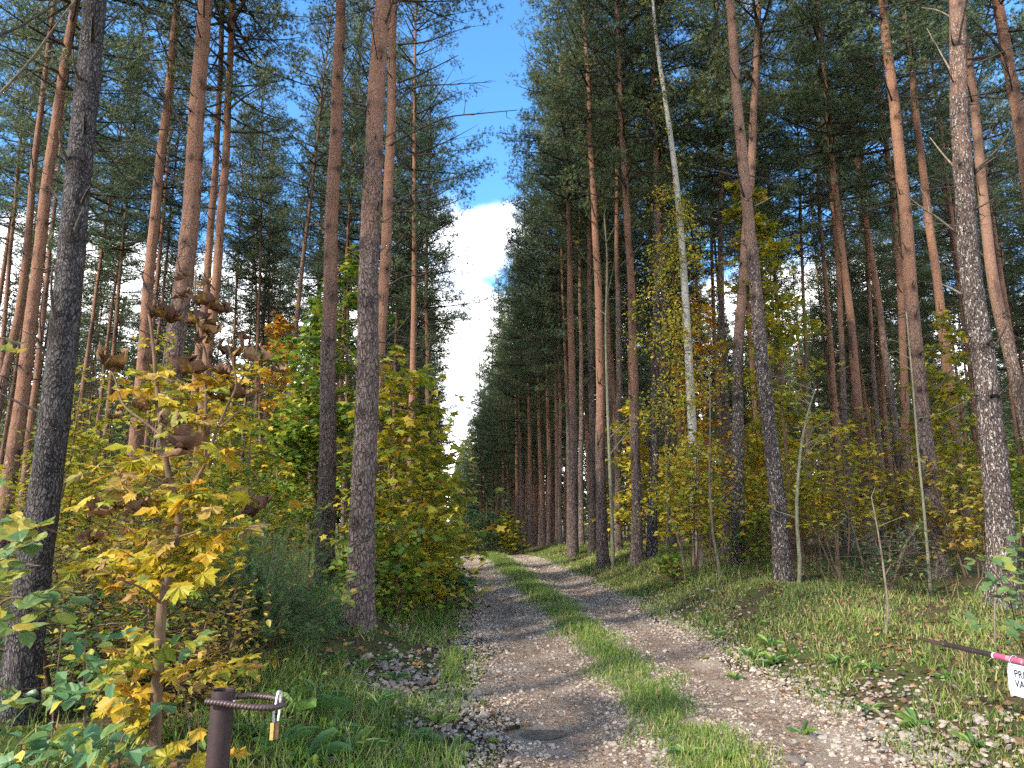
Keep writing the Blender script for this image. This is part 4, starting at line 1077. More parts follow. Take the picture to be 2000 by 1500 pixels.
# bare young stems
def sapling(label, Yd, dia, px, mat='sapling', twigs=8, leaves=0, lm='leaf_dull', ground=True, name='bare_sapling', dy=0.0):
    P = np.array([at(u, v, Yd + dy * q / (len(px) - 1)) for q, (u, v) in enumerate(px)])
    base = P[0].copy()
    if ground: base[2] = float(g(base[0], base[1])) - .04
    P[0] = base; C = catmull(P - base, 24); r = empty(name, base); tag(r, label, 'sapling')
    link('stem', mesh_np('sapling_stem', *tube(C, np.linspace(dia / 2, dia / 2 * .35, 24), 9, True), M[mat], smooth=True), None, r)
    rs = np.random.RandomState(int(px[0][0])); S, Lf, PP = Soup(), Soup(), []
    for q in range(twigs):
        i_ = rs.randint(7, 24); a = rs.rand() * 6.28; e = rs.uniform(.1, .9); L = rs.uniform(.2, .9) * (C[-1, 2] / 4 + .3)
        d = np.array([math.cos(a) * math.cos(e), math.sin(a) * math.cos(e), math.sin(e)])
        q_ = C[i_] + d * L * .5 + rs.normal(0, .04, 3); e_ = C[i_] + d * L
        S.add(*tube([C[i_], q_, e_], [dia * .12, dia * .09, .002], 4))
        if leaves: PP += [q_ * (1 - t) + e_ * t + rs.normal(0, .05, 3) for t in rs.rand(leaves)]
    if twigs: link('twigs', S.mesh('sapling_twigs', M[mat]), None, r)
    if PP:
        leaf_cloud(Lf, MAPLE_S, np.array(PP), .10, rs, .5); o = link('foliage', Lf.mesh('sapling_leaves', M[lm]), None, r); o['kind'] = 'stuff'
sapling('thin pale mossy pole of a young tree beside the tall red pine', 16.9, .10, [(1197, 1075), (1193, 960), (1187, 800), (1183, 640), (1186, 517), (1180, 420)], 'mossy', 12, 2)
sapling('bent pale bare sapling right of the crooked pine', 11.6, .07, [(1560, 1160), (1562, 1100), (1556, 990), (1565, 870), (1580, 800), (1592, 762)], 'mossy', 14, 2)
sapling('slender bare reddish sapling alone on the right-hand grass', 8.0, .034, [(1731, 1290), (1729, 1245), (1734, 1190), (1727, 1120), (1716, 1045), (1702, 970)], 'sapling', 5)
sapling('grey crooked sapling bending right in the shade', 13.0, .085, [(1634, 1110), (1635, 1050), (1640, 1015), (1664, 975)], 'sapling', 8, 1)
sapling('pale thin upright stem in front of the grey brown pine', 12.7, .055, [(1408, 1165), (1403, 1100), (1392, 1040), (1386, 940), (1387, 820), (1385, 700)], 'sapling', 10, 2, 'leaf_orange')
sapling('thin whitish stem leaning left below the birch', 13.0, .036, [(1340, 1148), (1330, 1075), (1312, 1020), (1296, 985)], 'sapling', 3)
sapling('long pale pole rising before the stout dark and red pine', 11.4, .05, [(1812, 1110), (1806, 1010), (1793, 880), (1782, 740), (1770, 610)], 'mossy', 9)
sapling('thin bare stem before the massive flecked pine', 7.2, .022, [(1942, 1255), (1943, 1200), (1945, 1130), (1940, 1060)], 'sapling', 3)
sapling('greyish thin stem left of the crooked sapling', 14.0, .05, [(1600, 1100), (1598, 1030), (1583, 960), (1570, 900)], 'sapling', 6, 2)
sapling('dead pole leaning right in the shaded stand', 12.5, .055, [(1742, 1112), (1765, 1070), (1798, 1022)], 'palewood', 0, name='leaning_pole')

# dark green juniper
def juniper(u, Y_, H, Rr, label, seed, n=150):
    rs = np.random.RandomState(seed); Wd, Nn, TP, TD = Soup(), Soup(), [], []
    for q in range(n):
        a = rs.rand() * 6.28; el = rs.uniform(.15, 1.45); L = rs.uniform(.4, 1.08) * (H * math.sin(el) ** 1.0 * .95 + Rr * math.cos(el)) * .9
        d = np.array([math.cos(a) * math.cos(el), math.sin(a) * math.cos(el), math.sin(el)])
        b = np.array([rs.normal(0, .08), rs.normal(0, .08), rs.uniform(0, .25 * H)])
        f = lambda s: b + d * L * s - np.array([0, 0, .12 * L * s * s])
        Wd.add(*tube([f(s) for s in (0, .5, 1)], [.007, .005, .002], 4))
        for s in np.linspace(.25, 1, 9):
            for w_ in range(2):
                d2 = d + rs.normal(0, .5, 3); d2 /= np.linalg.norm(d2); l = rs.uniform(.08, .20)
                for t in np.linspace(.2, 1, 5):
                    TP.append(f(s) + d2 * l * t); TD.append(d2 + rs.normal(0, .2, 3))
    TP, TD = np.array(TP), np.array(TD); m = TP[:, 2] > .02; TP, TD = TP[m], TD[m]; K = len(TP)
    Nn.add(*scatter(*tmpl_needles(6, 4, (.6, 1.2), .0035, .024), frames(TD, rs.rand(K) * 6), TP, rs.uniform(.8, 1.4, K), np.clip(rs.normal(.45, .22, K), 0, 1)))
    plant('juniper_bush', label, 'shrub', gpos(u, Y_), (Wd, Nn), 'juniper', leafname='needles')
juniper(500, 6.3, 1.15, .62, 'feathery dark green juniper left of the brown straight pine', 41, 115)
juniper(450, 7.2, 1.35, .6, 'smaller dark juniper behind the feathery one', 42, 75)
juniper(575, 7.4, .65, .5, 'low spreading juniper at the foot of the brown pine', 43, 45)

# ------------------------------------------------------------------ large leaved maple sapling of the foreground
def leafmesh(name, tmpl, mat, seed, sub=False, wav=.075):
    r = np.random.RandomState(seed); V, F = tmpl[0].copy(), tmpl[1]
    V[:, 2] += r.normal(0, wav, len(V)); V[:, :2] *= r.uniform(.92, 1.08, (len(V), 2))
    petiole = np.array([[-.012, .05, 0], [.012, .05, 0], [0, -.45, .10]]); n = len(V)
    V = np.vstack([V, petiole]); F = np.vstack([F, [[n, n + 1, n + 2]]])
    return mesh_np(name, V, F, mat)
def curled(seed, mat):
    """a dry maple leaf rolled up like a cup, its lobes drawn in"""
    r = np.random.RandomState(seed); O = np.array(MAPLE_OUT); c = np.array([0, .38]); V, F = [], []
    rings = [0, .4, .72, 1.0]; n = len(O)
    for k_ in rings[1:]:
        P = c + (O - c) * k_
        for q, (x, y) in enumerate(P):
            x2 = x + r.normal(0, .03); a = x2 * r.uniform(2.9, 3.9); R0 = .27
            yy = (y - .38); V.append([R0 * math.sin(a) * (1 - .25 * abs(yy)), yy * .85 + .06 * math.sin(5 * x), (R0 * (1 - math.cos(a)) + .42 * yy * yy) * .72 + r.normal(0, .055)])
    V.append([0, 0, 0.0]); m = len(V) - 1
    F = [[m, q, (q + 1) % n] for q in range(n)]
    for l in range(2):
        for q in range(n):
            a, b = l * n + q, l * n + (q + 1) % n; F += [[a, a + n, b + n], [a, b + n, b]]
    V = np.array(V); k0 = len(V)
    V = np.vstack([V, [[-.012, -.33, .05], [.012, -.33, .05], [0, -.75, -.2]]]); F.append([k0, k0 + 1, k0 + 2])
    return mesh_np('curled_leaf', V, F, mat, smooth=True)
ML = [leafmesh('maple_leaf', MAPLE, M['maple_leaf'], s) for s in (1, 2, 3, 4)]
MX = [leafmesh('maple_leaf', MAPLE, M['maple_leaf_mixed'], s) for s in (5, 6, 7)]
CU = [curled(s, M['curled_leaf']) for s in (1, 2, 3, 4, 5)]
YM = 4.25
mb = at(302, 1478, YM - .2); mb[2] = float(g(mb[0], mb[1])) - .05
mroot = empty('maple_sapling', mb); tag(mroot, 'young maple with big yellow leaves and curled dead brown ones', 'sapling')
def mstem(name, px, r0, r1, dy=0.0):
    P = np.array([at(u, v, YM - .2 + dy * q / max(1, len(px) - 1)) - mb for q, (u, v) in enumerate(px)])
    return link(name, mesh_np('maple_stem', *tube(catmull(P, 26), np.linspace(r0, r1, 26), 9, True), M['maplestem'], smooth=True), None, mroot), P
mstem('stem', [(302, 1492), (304, 1400), (312, 1260), (317, 1180), (338, 1080), (350, 1004), (329, 927), (315, 832), (307, 762), (298, 660), (291, 612)], .034, .008)
for px, r0, dy in [([(350, 1004), (375, 950), (399, 910), (420, 850), (445, 790), (462, 752), (451, 696), (443, 660)], .012, -.2), ([(404, 900), (402, 804), (402, 692), (388, 657), (381, 570), (383, 530)], .010, .1),
                   ([(318, 853), (280, 822), (241, 790), (224, 738), (206, 705)], .009, .2), ([(317, 1180), (280, 1150), (230, 1130)], .008, -.3), ([(345, 1050), (400, 1035), (470, 1030), (530, 1025)], .007, -.2),
                   ([(430, 835), (470, 800), (510, 770), (545, 720)], .006, .2), ([(330, 940), (280, 960), (220, 985)], .007, -.2), ([(310, 1290), (280, 1270), (240, 1300)], .006, -.2), ([(452, 770), (480, 730), (500, 700)], .006, .2)]:
    mstem('branch', px, r0, .004, dy)
rs = np.random.RandomState(88)
def put_leaf(me, name, p, nrm, size, roll, parent, base):
    o = link(name, me, None, parent)
    Rm = frames(np.array([nrm], float), np.array([roll]))[0]
    o.matrix_local = Matrix.Translation(Vector(p - base)) @ Matrix(Rm.tolist()).to_4x4() @ Matrix.Scale(size, 4)
    return o
for u, v, w in [(215, 697, 92), (322, 608, 62), (360, 537, 36), (357, 572, 40), (402, 548, 36), (398, 583, 48), (430, 598, 55), (388, 622, 55), (412, 640, 55), (398, 657, 52), (450, 680, 72), (374, 712, 64), (500, 692, 62), (545, 717, 44),
                (440, 722, 48), (472, 655, 34), (270, 790, 42), (227, 808, 46), (326, 816, 60), (372, 860, 80), (215, 985, 78), (498, 982, 66), (270, 985, 60), (178, 1045, 50), (182, 1112, 62), (470, 765, 50), (340, 700, 52), (420, 770, 46), (300, 610, 40)]:
    size = w / FPX * YM / 1.02
    o = put_leaf(CU[rs.randint(0, 5)], 'curled_leaf', at(u, v + w * .18, YM - .2 + rs.normal(0, .12)), (rs.normal(0, .35), rs.normal(-.25, .3), 1), size * rs.uniform(1.05, 1.35), rs.choice([PI / 2, -PI / 2, rs.uniform(0, 6.28)]) + rs.normal(0, .5), mroot, mb)
nl = 0
for u, v, ru, rv, n, mixed, face in [
    (400, 1080, 85, 34, 26, .1, .45), (300, 1050, 90, 40, 18, .6, .3), (335, 1120, 70, 34, 22, .05, .95), (300, 1160, 50, 20, 8, .3, .8), (330, 985, 110, 22, 24, .35, .25), (370, 965, 70, 20, 12, .2, .25), (430, 1020, 80, 22, 14, .5, .3),
    (250, 950, 90, 30, 12, .5, .25), (320, 905, 110, 22, 12, .35, .2), (440, 880, 70, 24, 8, .6, .25), (390, 830, 70, 24, 14, .6, .25), (290, 770, 80, 20, 12, .4, .2), (440, 745, 70, 22, 14, .4, .25), (330, 735, 80, 22, 12, .5, .25),
    (255, 1285, 55, 26, 16, .15, .5), (240, 1365, 42, 28, 16, .25, .7), (260, 1425, 40, 18, 8, .3, .5), (390, 1310, 70, 24, 8, .7, .35), (225, 1100, 60, 20, 8, .8, .3), (480, 1300, 40, 20, 6, .8, .3), (480, 1085, 40, 16, 6, .6, .3)]:
    for q in range(n):
        if nl >= 268: break
        p = at(rs.normal(u, ru * .55), rs.normal(v, rv * .55), YM - .2 + rs.normal(0, .22))
        nrm = np.array([rs.normal(0, .38), -face * .8 + rs.normal(0, .34), 1.0])
        me = MX[rs.randint(0, 3)] if rs.rand() < mixed else ML[rs.randint(0, 4)]
        put_leaf(me, 'leaf', p, nrm, rs.uniform(.06, .125), rs.uniform(0, 6.28), mroot, mb); nl += 1
S = Soup()
for u, v, ru, rv, n in [(340, 1080, 115, 45, 130), (330, 1130, 75, 30, 50), (330, 975, 130, 26, 75), (300, 900, 130, 26, 40), (330, 770, 120, 40, 50), (400, 830, 90, 30, 30), (245, 1345, 45, 60, 40), (390, 1310, 70, 26, 14), (250, 1120, 90, 30, 35)]:
    P = np.array([at(rs.normal(u, ru * .55), rs.normal(v, rv * .55), YM + .15 + rs.normal(0, .25)) for q in range(n)]) - mb
    leaf_cloud(S, MAPLE, P, .082, rs, .45)
o = link('foliage', S.mesh('maple_foliage', M['leaf_mapleyellow']), None, mroot); o['kind'] = 'stuff'
# small maple seedling beside the post
sb = gpos(372, 3.7)
sr = empty('maple_seedling', sb); tag(sr, 'pale yellow green maple seedling beside the brown post', 'plant')
link('stem', mesh_np('seedling_stem', *tube(catmull([(0, 0, -.05), (.02, 0, .15), (0, .02, .36)], 8), np.linspace(.006, .003, 8), 6), M['twig']), None, sr)
for u, v, s_ in [(348, 1448, .09), (395, 1424, .085), (420, 1455, .08), (330, 1480, .09), (372, 1485, .10), (458, 1478, .08)]:
    put_leaf(ML[rs.randint(0, 4)], 'leaf', at(u, v, 3.55 + rs.normal(0, .08)), (rs.normal(0, .25), -.7 + rs.normal(0, .2), 1), s_, rs.uniform(0, 6.28), sr, sb)

# ------------------------------------------------------------------ leafy shrubs of the near corners
HZ = [leafmesh('hazel_leaf', ROUND, M['hazel_leaf'], s, wav=.03) for s in (11, 12, 13)]
OV = [leafmesh('oval_leaf', OVAL, M['oval_leaf'], s, wav=.02) for s in (21, 22, 23)]
def leafy(name, label, base, stems, clusters, meshes, size, mat, seed, cat='shrub', face=.35):
    rs = np.random.RandomState(seed); r = empty(name, base); tag(r, label, cat)
    for px, Y0, Y1, r0 in stems:
        P = [at(u, v, Y0 + (Y1 - Y0) * q / (len(px) - 1)) - base for q, (u, v) in enumerate(px)]
        link('stem', mesh_np('shrub_stem', *tube(catmull(P, 16), np.linspace(r0, r0 * .3, 16), 7, True), M[mat], smooth=True), None, r)
    for u, v, ru, rv, n, Y_ in clusters:
        for q in range(n):
            p = at(rs.normal(u, ru * .55), rs.normal(v, rv * .55), Y_ + rs.normal(0, .15))
            if p[2] < g(p[0], p[1]) + .03: continue
            put_leaf(meshes[rs.randint(0, 3)], 'leaf', p, (rs.normal(0, .4), -face + rs.normal(0, .35), 1), size * rs.uniform(.65, 1.25), rs.uniform(0, 6.28), r, base)
bz = gpos(-60, 3.5)
leafy('linden_shrub', 'leafy green and yellow branches reaching in from the left border', bz,
      [([(-70, 1500), (-60, 1250), (-20, 1080), (60, 1030), (110, 1040)], 3.4, 3.3, .016), ([(-60, 1300), (0, 1180), (60, 1170), (100, 1190)], 3.4, 3.3, .010), ([(-60, 1100), (-10, 700), (10, 660)], 3.4, 3.3, .010), ([(-50, 1200), (20, 1110), (80, 1105)], 3.4, 3.3, .010), ([(-70, 1480), (0, 1350), (40, 1360)], 3.3, 3.3, .008)],
      [(40, 1025, 55, 22, 14, 3.3), (70, 1060, 35, 20, 8, 3.3), (20, 1110, 50, 25, 12, 3.3), (75, 1180, 35, 18, 8, 3.25), (25, 1205, 40, 30, 12, 3.25), (95, 1155, 22, 15, 5, 3.3), (10, 675, 22, 12, 4, 3.3), (15, 940, 20, 12, 3, 3.3), (20, 1365, 28, 22, 8, 3.2), (130, 1180, 16, 12, 2, 3.35)],
      HZ, .085, 'twig', 1)
bz = gpos(180, 3.5)
leafy('dogwood_shrub', 'low shrub with large oval green leaves in the lower left corner', bz,
      [([(165, 1520), (165, 1400), (165, 1290), (172, 1190)], 3.45, 3.5, .007), ([(100, 1480), (105, 1380), (120, 1240), (125, 1150)], 3.7, 3.8, .006), ([(230, 1500), (240, 1440), (268, 1420)], 3.3, 3.3, .007), ([(165, 1400), (200, 1340), (215, 1280)], 3.45, 3.5, .005), ([(90, 1500), (110, 1430), (80, 1390)], 3.4, 3.3, .006)],
      [(165, 1355, 55, 28, 26, 3.45), (115, 1355, 35, 20, 10, 3.5), (190, 1300, 30, 22, 10, 3.5), (150, 1250, 35, 20, 8, 3.6), (230, 1250, 40, 16, 7, 3.7), (100, 1450, 60, 22, 22, 3.25), (190, 1460, 50, 22, 18, 3.25), (60, 1485, 70, 14, 18, 3.1), (250, 1478, 40, 14, 10, 3.2), (140, 1420, 40, 14, 8, 3.3), (320, 1375, 16, 16, 4, 3.8), (375, 1250, 26, 18, 8, 4.0), (150, 1290, 20, 20, 4, 3.5)],
      OV, .085, 'twig', 2)
bz = gpos(2010, 6.2)
leafy('hazel_shrub', 'hazel with round yellow green leaves at the right border', bz,
      [([(2010, 1290), (2000, 1180), (1995, 1080), (1990, 1000)], 6.2, 6.1, .012), ([(2010, 1290), (1985, 1220), (1965, 1150), (1925, 1100)], 6.2, 6.0, .009), ([(2010, 1290), (1975, 1240), (1930, 1200)], 6.2, 6.0, .007)],
      [(1985, 1105, 22, 40, 26, 6.1), (1960, 1160, 28, 26, 16, 6.05), (1985, 1225, 22, 30, 22, 6.0), (1905, 1090, 22, 14, 8, 6.0), (1925, 1140, 22, 20, 8, 6.0), (1890, 1210, 18, 14, 6, 6.0), (1990, 1040, 14, 18, 8, 6.1), (1950, 1085, 16, 14, 6, 6.1)],
      HZ, .085, 'twig', 3)
# few blue green leaves sprouting in front of the verge pines
bz = gpos(668, 7.6)
leafy('linden_seedling', 'few blue green leaves sprouting before the thickest verge pine', bz, [([(672, 1215), (676, 1150), (690, 1110), (692, 1080)], 7.6, 7.5, .006), ([(674, 1190), (665, 1140), (662, 1120)], 7.6, 7.5, .004)],
      [(690, 1080, 16, 8, 5, 7.5), (692, 1125, 18, 10, 7, 7.5), (665, 1155, 14, 12, 5, 7.5), (680, 1170, 18, 8, 6, 7.5), (600, 1115, 16, 8, 4, 7.6)], HZ, .085, 'twig', 4, 'plant')

# broad-bladed weeds
_wd = [(0.055, 0.05), (0.10, 0.35), (0.12, 0.62), (0.06, 0.88)]
WEED = fan([(0, 0)] + _wd + [(0, 1.0)] + [(-x, y) for x, y in _wd[::-1]], lambda x, y: .55 * y - .75 * y * y + .5 * abs(x))
WL = [leafmesh('weed_leaf', WEED, M['weed_leaf'], s, wav=.012) for s in (31, 32, 33)]
rs = np.random.RandomState(55); ORD2 = ORD
def weed(x, y, size, n, label, group):
    z = float(g(x, y)); r = empty('broad_leaved_weed', (x, y, z)); tag(r, label, 'plant', group)
    for q in range(n):
        o = link('leaf', WL[rs.randint(0, 3)], None, r); e = rs.uniform(.2, .85)
        o.matrix_local = Matrix.Rotation(q * 2.4 + rs.normal(0, .3), 4, 'Z') @ Matrix.Rotation(e, 4, 'X') @ Matrix.Scale(size * rs.uniform(.7, 1.15), 4)
WDS = []
for u, v, s_, n in [(575, 1400, .34, 6), (640, 1440, .24, 7), (735, 1385, .22, 7), (800, 1455, .26, 8), (855, 1420, .20, 7), (690, 1475, .24, 8), (540, 1470, .26, 6), (880, 1480, .20, 7), (620, 1370, .24, 6), (770, 1330, .16, 6), (600, 1490, .26, 7), (820, 1380, .16, 6), (500, 1440, .2, 6),
                    (880, 1330, .14, 6), (900, 1290, .13, 6), (850, 1200, .16, 6), (660, 1290, .16, 7), (710, 1310, .16, 6), (760, 1290, .16, 6)]:
    p = hit(u, v); WDS.append((p[0], p[1], s_, n))
for q, e in enumerate(sorted(WDS, key=lambda e: e[1])): weed(*e, 'broad leaved weed in the shaded grass left of the track, %s from the camera' % ORD2[q], 'weeds left of the track')
WDS = []
for u, v, s_, n in [(1470, 1290, .20, 8), (1510, 1300, .22, 9), (1540, 1280, .18, 8), (1500, 1265, .20, 8), (1400, 1245, .16, 7), (1440, 1330, .14, 7), (1640, 1300, .2, 7), (1700, 1310, .16, 6), (1790, 1420, .2, 7), (1900, 1460, .16, 6), (1600, 1360, .14, 6), (1570, 1440, .15, 6), (1380, 1215, .16, 6),
                    (1340, 1480, .14, 7), (1300, 1440, .10, 6), (1260, 1355, .10, 6), (1180, 1320, .10, 6), (1420, 1490, .18, 6), (1250, 1165, .18, 7), (1700, 1390, .14, 6), (1850, 1330, .14, 6)]:
    p = hit(u, v); WDS.append((p[0], p[1], s_, n))
for q, e in enumerate(sorted(WDS, key=lambda e: e[1])): weed(*e, 'broad leaved weed on or right of the track, %s from the camera' % ORD2[q], 'weeds right of the track')

# ------------------------------------------------------------------ grass, stones, litter
rs = np.random.RandomState(66)
BL = np.array([[-.5, 0, 0], [.5, 0, 0], [-.42, .05, .45], [.42, .05, .45], [-.25, .22, .80], [.25, .22, .80], [0, .50, 1.0]])
BF = np.array([[0, 1, 3], [0, 3, 2], [2, 3, 5], [2, 5, 4], [4, 5, 6]])
def pn(x, y, f, o=0.0):
    return .5 + .25 * (np.sin(x * f + o) * np.cos(y * f * .9 + 1.3 * o) + np.sin(x * f * 2.3 - y * f * 1.7 + o) * .6 + np.sin(y * f * 3.1 + x * f * .7 + 2 * o) * .4)
def grass(name, label, x, y, hmin, hmax, dry, wid=.0045):
    K = len(x); z = g(x, y)
    nrm = np.c_[rs.normal(0, .35, (K, 2)), np.ones(K)]
    Rm = frames(nrm, rs.rand(K) * 6.28); hgt = rs.uniform(hmin, hmax, K) * (0.55 + .9 * pn(x, y, 2.1, .4))
    w = wid * (1 + y / 9) * rs.uniform(.7, 1.3, K)
    bend = hgt * rs.uniform(.5, 1.5, K)
    t = np.clip(.32 + .16 * rs.randn(K) + .25 * (pn(x, y, 1.4, 2) - .5) * 2, 0, .7); dd = rs.rand(K) < dry; t[dd] = rs.uniform(.75, 1, dd.sum())
    S = Soup(); S.add(*scatter(BL, BF, Rm, np.stack([x, y, z - .01], 1), np.stack([w, bend, hgt], 1), t))
    tag(link(name, S.mesh(name, M['grass'])), label, 'grass', kind='stuff')
def samp(n, y0, y1, fx, pw=1.6):
    y = y0 + (y1 - y0) * rs.rand(n) ** pw; return fx(y, n), y
# centre strip
y = 1.5 + 24 * rs.rand(52000) ** 1.7; wv = .40 + .08 * np.sin(y * 2.7) + .05 * np.sin(y * 6.1)
dx = rs.normal(0, .5, len(y)) * wv; x = xc(y) + .02 + dx
m = (np.abs(dx) < wv * 1.15) & (pn(x, y, 5, 1) > .22 + .26 * np.clip(np.abs(dx) / wv - .4, 0, 1)); grass('centre_grass', 'green grass strip growing between the two wheel ruts', x[m], y[m], .04, .125, .22)
# left verge
y = 1.6 + 24 * rs.rand(52000) ** 1.9; s = -.02 + rs.gamma(1.9, .75, len(y)); x = xc(y) - RW - s
m = (pn(x, y, 2.2, 3) > .30) & (s < 4.2) & ~((y > 6.6) & (y < 9.3) & (s > .45) & (s < 1.6) & (pn(x, y, 3.1, 1) > .32)) & (rs.rand(len(y)) < np.where(s < .25, .5, 1)); grass('verge_grass', 'shaded grass on the left bank of the track', x[m], y[m], .06, .20, .16)
# right verge
y = 2.5 + 26 * rs.rand(95000) ** 1.35; s = -.05 + 4.8 * rs.rand(len(y)) ** 1.25; x = xc(y) + RW + s
den = np.clip(1.25 - s / 5.5, .2, 1) * np.where(s < .35, .55, 1)
near_gap = (y < 6.8) & (s < 2.2)
m = (rs.rand(len(y)) < den) & (pn(x, y, 1.9, 5) > np.where(near_gap, .50, .27)); grass('sunny_verge_grass', 'sunlit grass and dry stalks on the right bank', x[m], y[m], .035, .115, .36)
# thin tall dry stalks
y = 5 + 12 * rs.rand(380); s = rs.uniform(.8, 5, 380); x = xc(y) + RW + s
grass('dry_stalks', 'tall dry grass stalks standing in the right verge', x, y, .18, .38, .95, .003)
# ground herbs
S = Soup()
y = 3 + 26 * rs.rand(11000) ** 1.3; sd = np.where(rs.rand(len(y)) < .5, -1, 1); s = rs.uniform(.5, 9, len(y)); x = xc(y) + sd * (RW + s)
m = (np.abs(x) < .85 * y + 1) & (pn(x, y, 1.6, 7) > .38); x, y = x[m], y[m]
leaf_cloud(S, SMALL, np.stack([x, y, g(x, y) + rs.gamma(1.5, .06, len(x))], 1), .05, rs, .6, rs.beta(2, 2.5, len(x)))
tag(link('ground_herbs', S.mesh('ground_herbs', M['leaf_green'])), 'low leafy herbs covering the forest floor', 'ground cover', kind='stuff')
# fallen leaves
S = Soup()
y = 2.5 + 26 * rs.rand(15000) ** 1.4; sd = np.where(rs.rand(len(y)) < .45, -1, 1); s = -.2 + rs.gamma(2, 1.9, len(y)); x = xc(y) + sd * (RW + s)
m = (np.abs(x) < .85 * y + 1); x, y = x[m], y[m]
leaf_cloud(S, MAPLE_S, np.stack([x, y, g(x, y) + .012 + .02 * rs.rand(len(x))], 1), .055, rs, .55, rs.beta(1.6, 2.2, len(x)))
tag(link('fallen_leaves', S.mesh('fallen_leaves', M['litter'])), 'fallen brown and yellow leaves on the ground', 'leaf litter', kind='stuff')
# pine needles strewn over the ruts
K = 56000; y = 4 + 15 * rs.rand(K) ** 1.8; dx = rs.uniform(-1.5, 1.7, K); x = xc(y) + dx
m = (np.abs(np.abs(dx) - .85) < .62) & (pn(x, y, 2.6, 2) > .30) & (np.hypot(x - PUD[0], y - PUD[1]) > .21); x, y = x[m], y[m]; K = len(x)
NV = np.array([[-.5, 0, 0], [.5, 0, 0], [.2, .5, .06], [0, 1, 0]]); NF = np.array([[0, 1, 2], [0, 2, 3]])
S = Soup(); S.add(*scatter(NV, NF, frames(np.c_[rs.normal(0, .12, (K, 2)), np.ones(K)], rs.rand(K) * 6.28), np.stack([x, y, g(x, y) + .017 + .008 * rs.rand(K)], 1), np.stack([.0022 * (1 + y / 8), rs.uniform(.03, .065, K), np.full(K, .05)], 1), rs.rand(K)))
tag(link('needle_litter', S.mesh('needle_litter', M['pine_litter'])), 'brown pine needles strewn over the wheel ruts', 'needle litter', kind='stuff')
# gravel
def ico(seed, sub=False):
    t = (1 + 5 ** .5) / 2; r = np.random.RandomState(seed)
    V = np.array([(-1, t, 0), (1, t, 0), (-1, -t, 0), (1, -t, 0), (0, -1, t), (0, 1, t), (0, -1, -t), (0, 1, -t), (t, 0, -1), (t, 0, 1), (-t, 0, -1), (-t, 0, 1)], float) / 1.9
    F = np.array([(0, 11, 5), (0, 5, 1), (0, 1, 7), (0, 7, 10), (0, 10, 11), (1, 5, 9), (5, 11, 4), (11, 10, 2), (10, 7, 6), (7, 1, 8), (3, 9, 4), (3, 4, 2), (3, 2, 6), (3, 6, 8), (3, 8, 9), (4, 9, 5), (2, 4, 11), (6, 2, 10), (8, 6, 7), (9, 8, 1)])
    return V * r.uniform(.75, 1.2, (12, 1)) * np.array([1.1, .85, .62]), F
OCT = (np.array([(1, 0, 0), (-1, 0, 0), (0, .8, 0), (0, -.8, 0), (0.1, 0, .6), (0, 0, -.5)], float), np.array([(0, 2, 4), (2, 1, 4), (1, 3, 4), (3, 0, 4), (2, 0, 5), (1, 2, 5), (3, 1, 5), (0, 3, 5)]))
S = Soup()
def stones(x, y, r, tm, lift=.25, mt=.5):
    K = len(x)
    S.add(*scatter(*tm, frames(np.c_[rs.normal(0, .3, (K, 2)), np.ones(K)], rs.rand(K) * 6.28), np.stack([x, y, g(x, y) + .012 + lift * r], 1), r, np.clip(rs.normal(mt, .22, K), 0, 1)))
for q in range(3):
    K = 5600; y = 3.6 + 7 * rs.rand(K) ** 1.5; dx = rs.choice([-1, 1], K) * np.clip(.85 + rs.choice([-1, 1], K) * rs.beta(2.4, 1.5, K) * .72, .3, 2) + rs.normal(0, .05, K)
    x = xc(y) + dx; m = np.hypot(x - PUD[0], y - PUD[1]) > .24; stones(x[m], y[m], (rs.gamma(2.2, .0034, K) + .0035)[m], ico(q))
K = 23000; y = 9.5 + 15 * rs.rand(K); dx = rs.choice([-1, 1], K) * np.clip(.85 + rs.choice([-1, 1], K) * rs.beta(2.2, 1.4, K) * .74, .3, 2) + rs.normal(0, .06, K)
stones(xc(y) + dx, y, rs.gamma(3, .0032, K) + .006, OCT)
# spilled along both edges
for q, (K, f) in enumerate([(2200, lambda y, k: xc(y) - RW - .05 - .28 * rs.gamma(1.5, 1, k)), (2000, lambda y, k: xc(y) + RW + .02 + .30 * rs.gamma(1.5, 1, k))]):
    y = 3.4 + 10 * rs.rand(K) ** 1.4; x = f(y, K); stones(x, y, rs.gamma(3, .0036, K) + .005, ico(5 + q), .15, .34)
for u, v, du, dv, K in [(790, 1335, 90, 55, 420), (835, 1165, 40, 25, 320), (860, 1400, 55, 35, 160), (1680, 1370, 190, 45, 150), (1800, 1470, 200, 40, 240), (1560, 1345, 90, 30, 90)]:
    c = hit(u, v); e = hit(u, v + dv); sx = du / FPX * c[1]; sy = abs(c[1] - e[1])
    x, y = rs.normal(c[0], sx * .6, K), rs.normal(c[1], sy * .6, K); stones(x, y, rs.gamma(3, .0046, K) + .006, ico(8), .15, .27)
tag(link('gravel', S.mesh('gravel', M['stone'])), 'loose pale gravel on the track and spilled along its edges', 'gravel', kind='stuff')
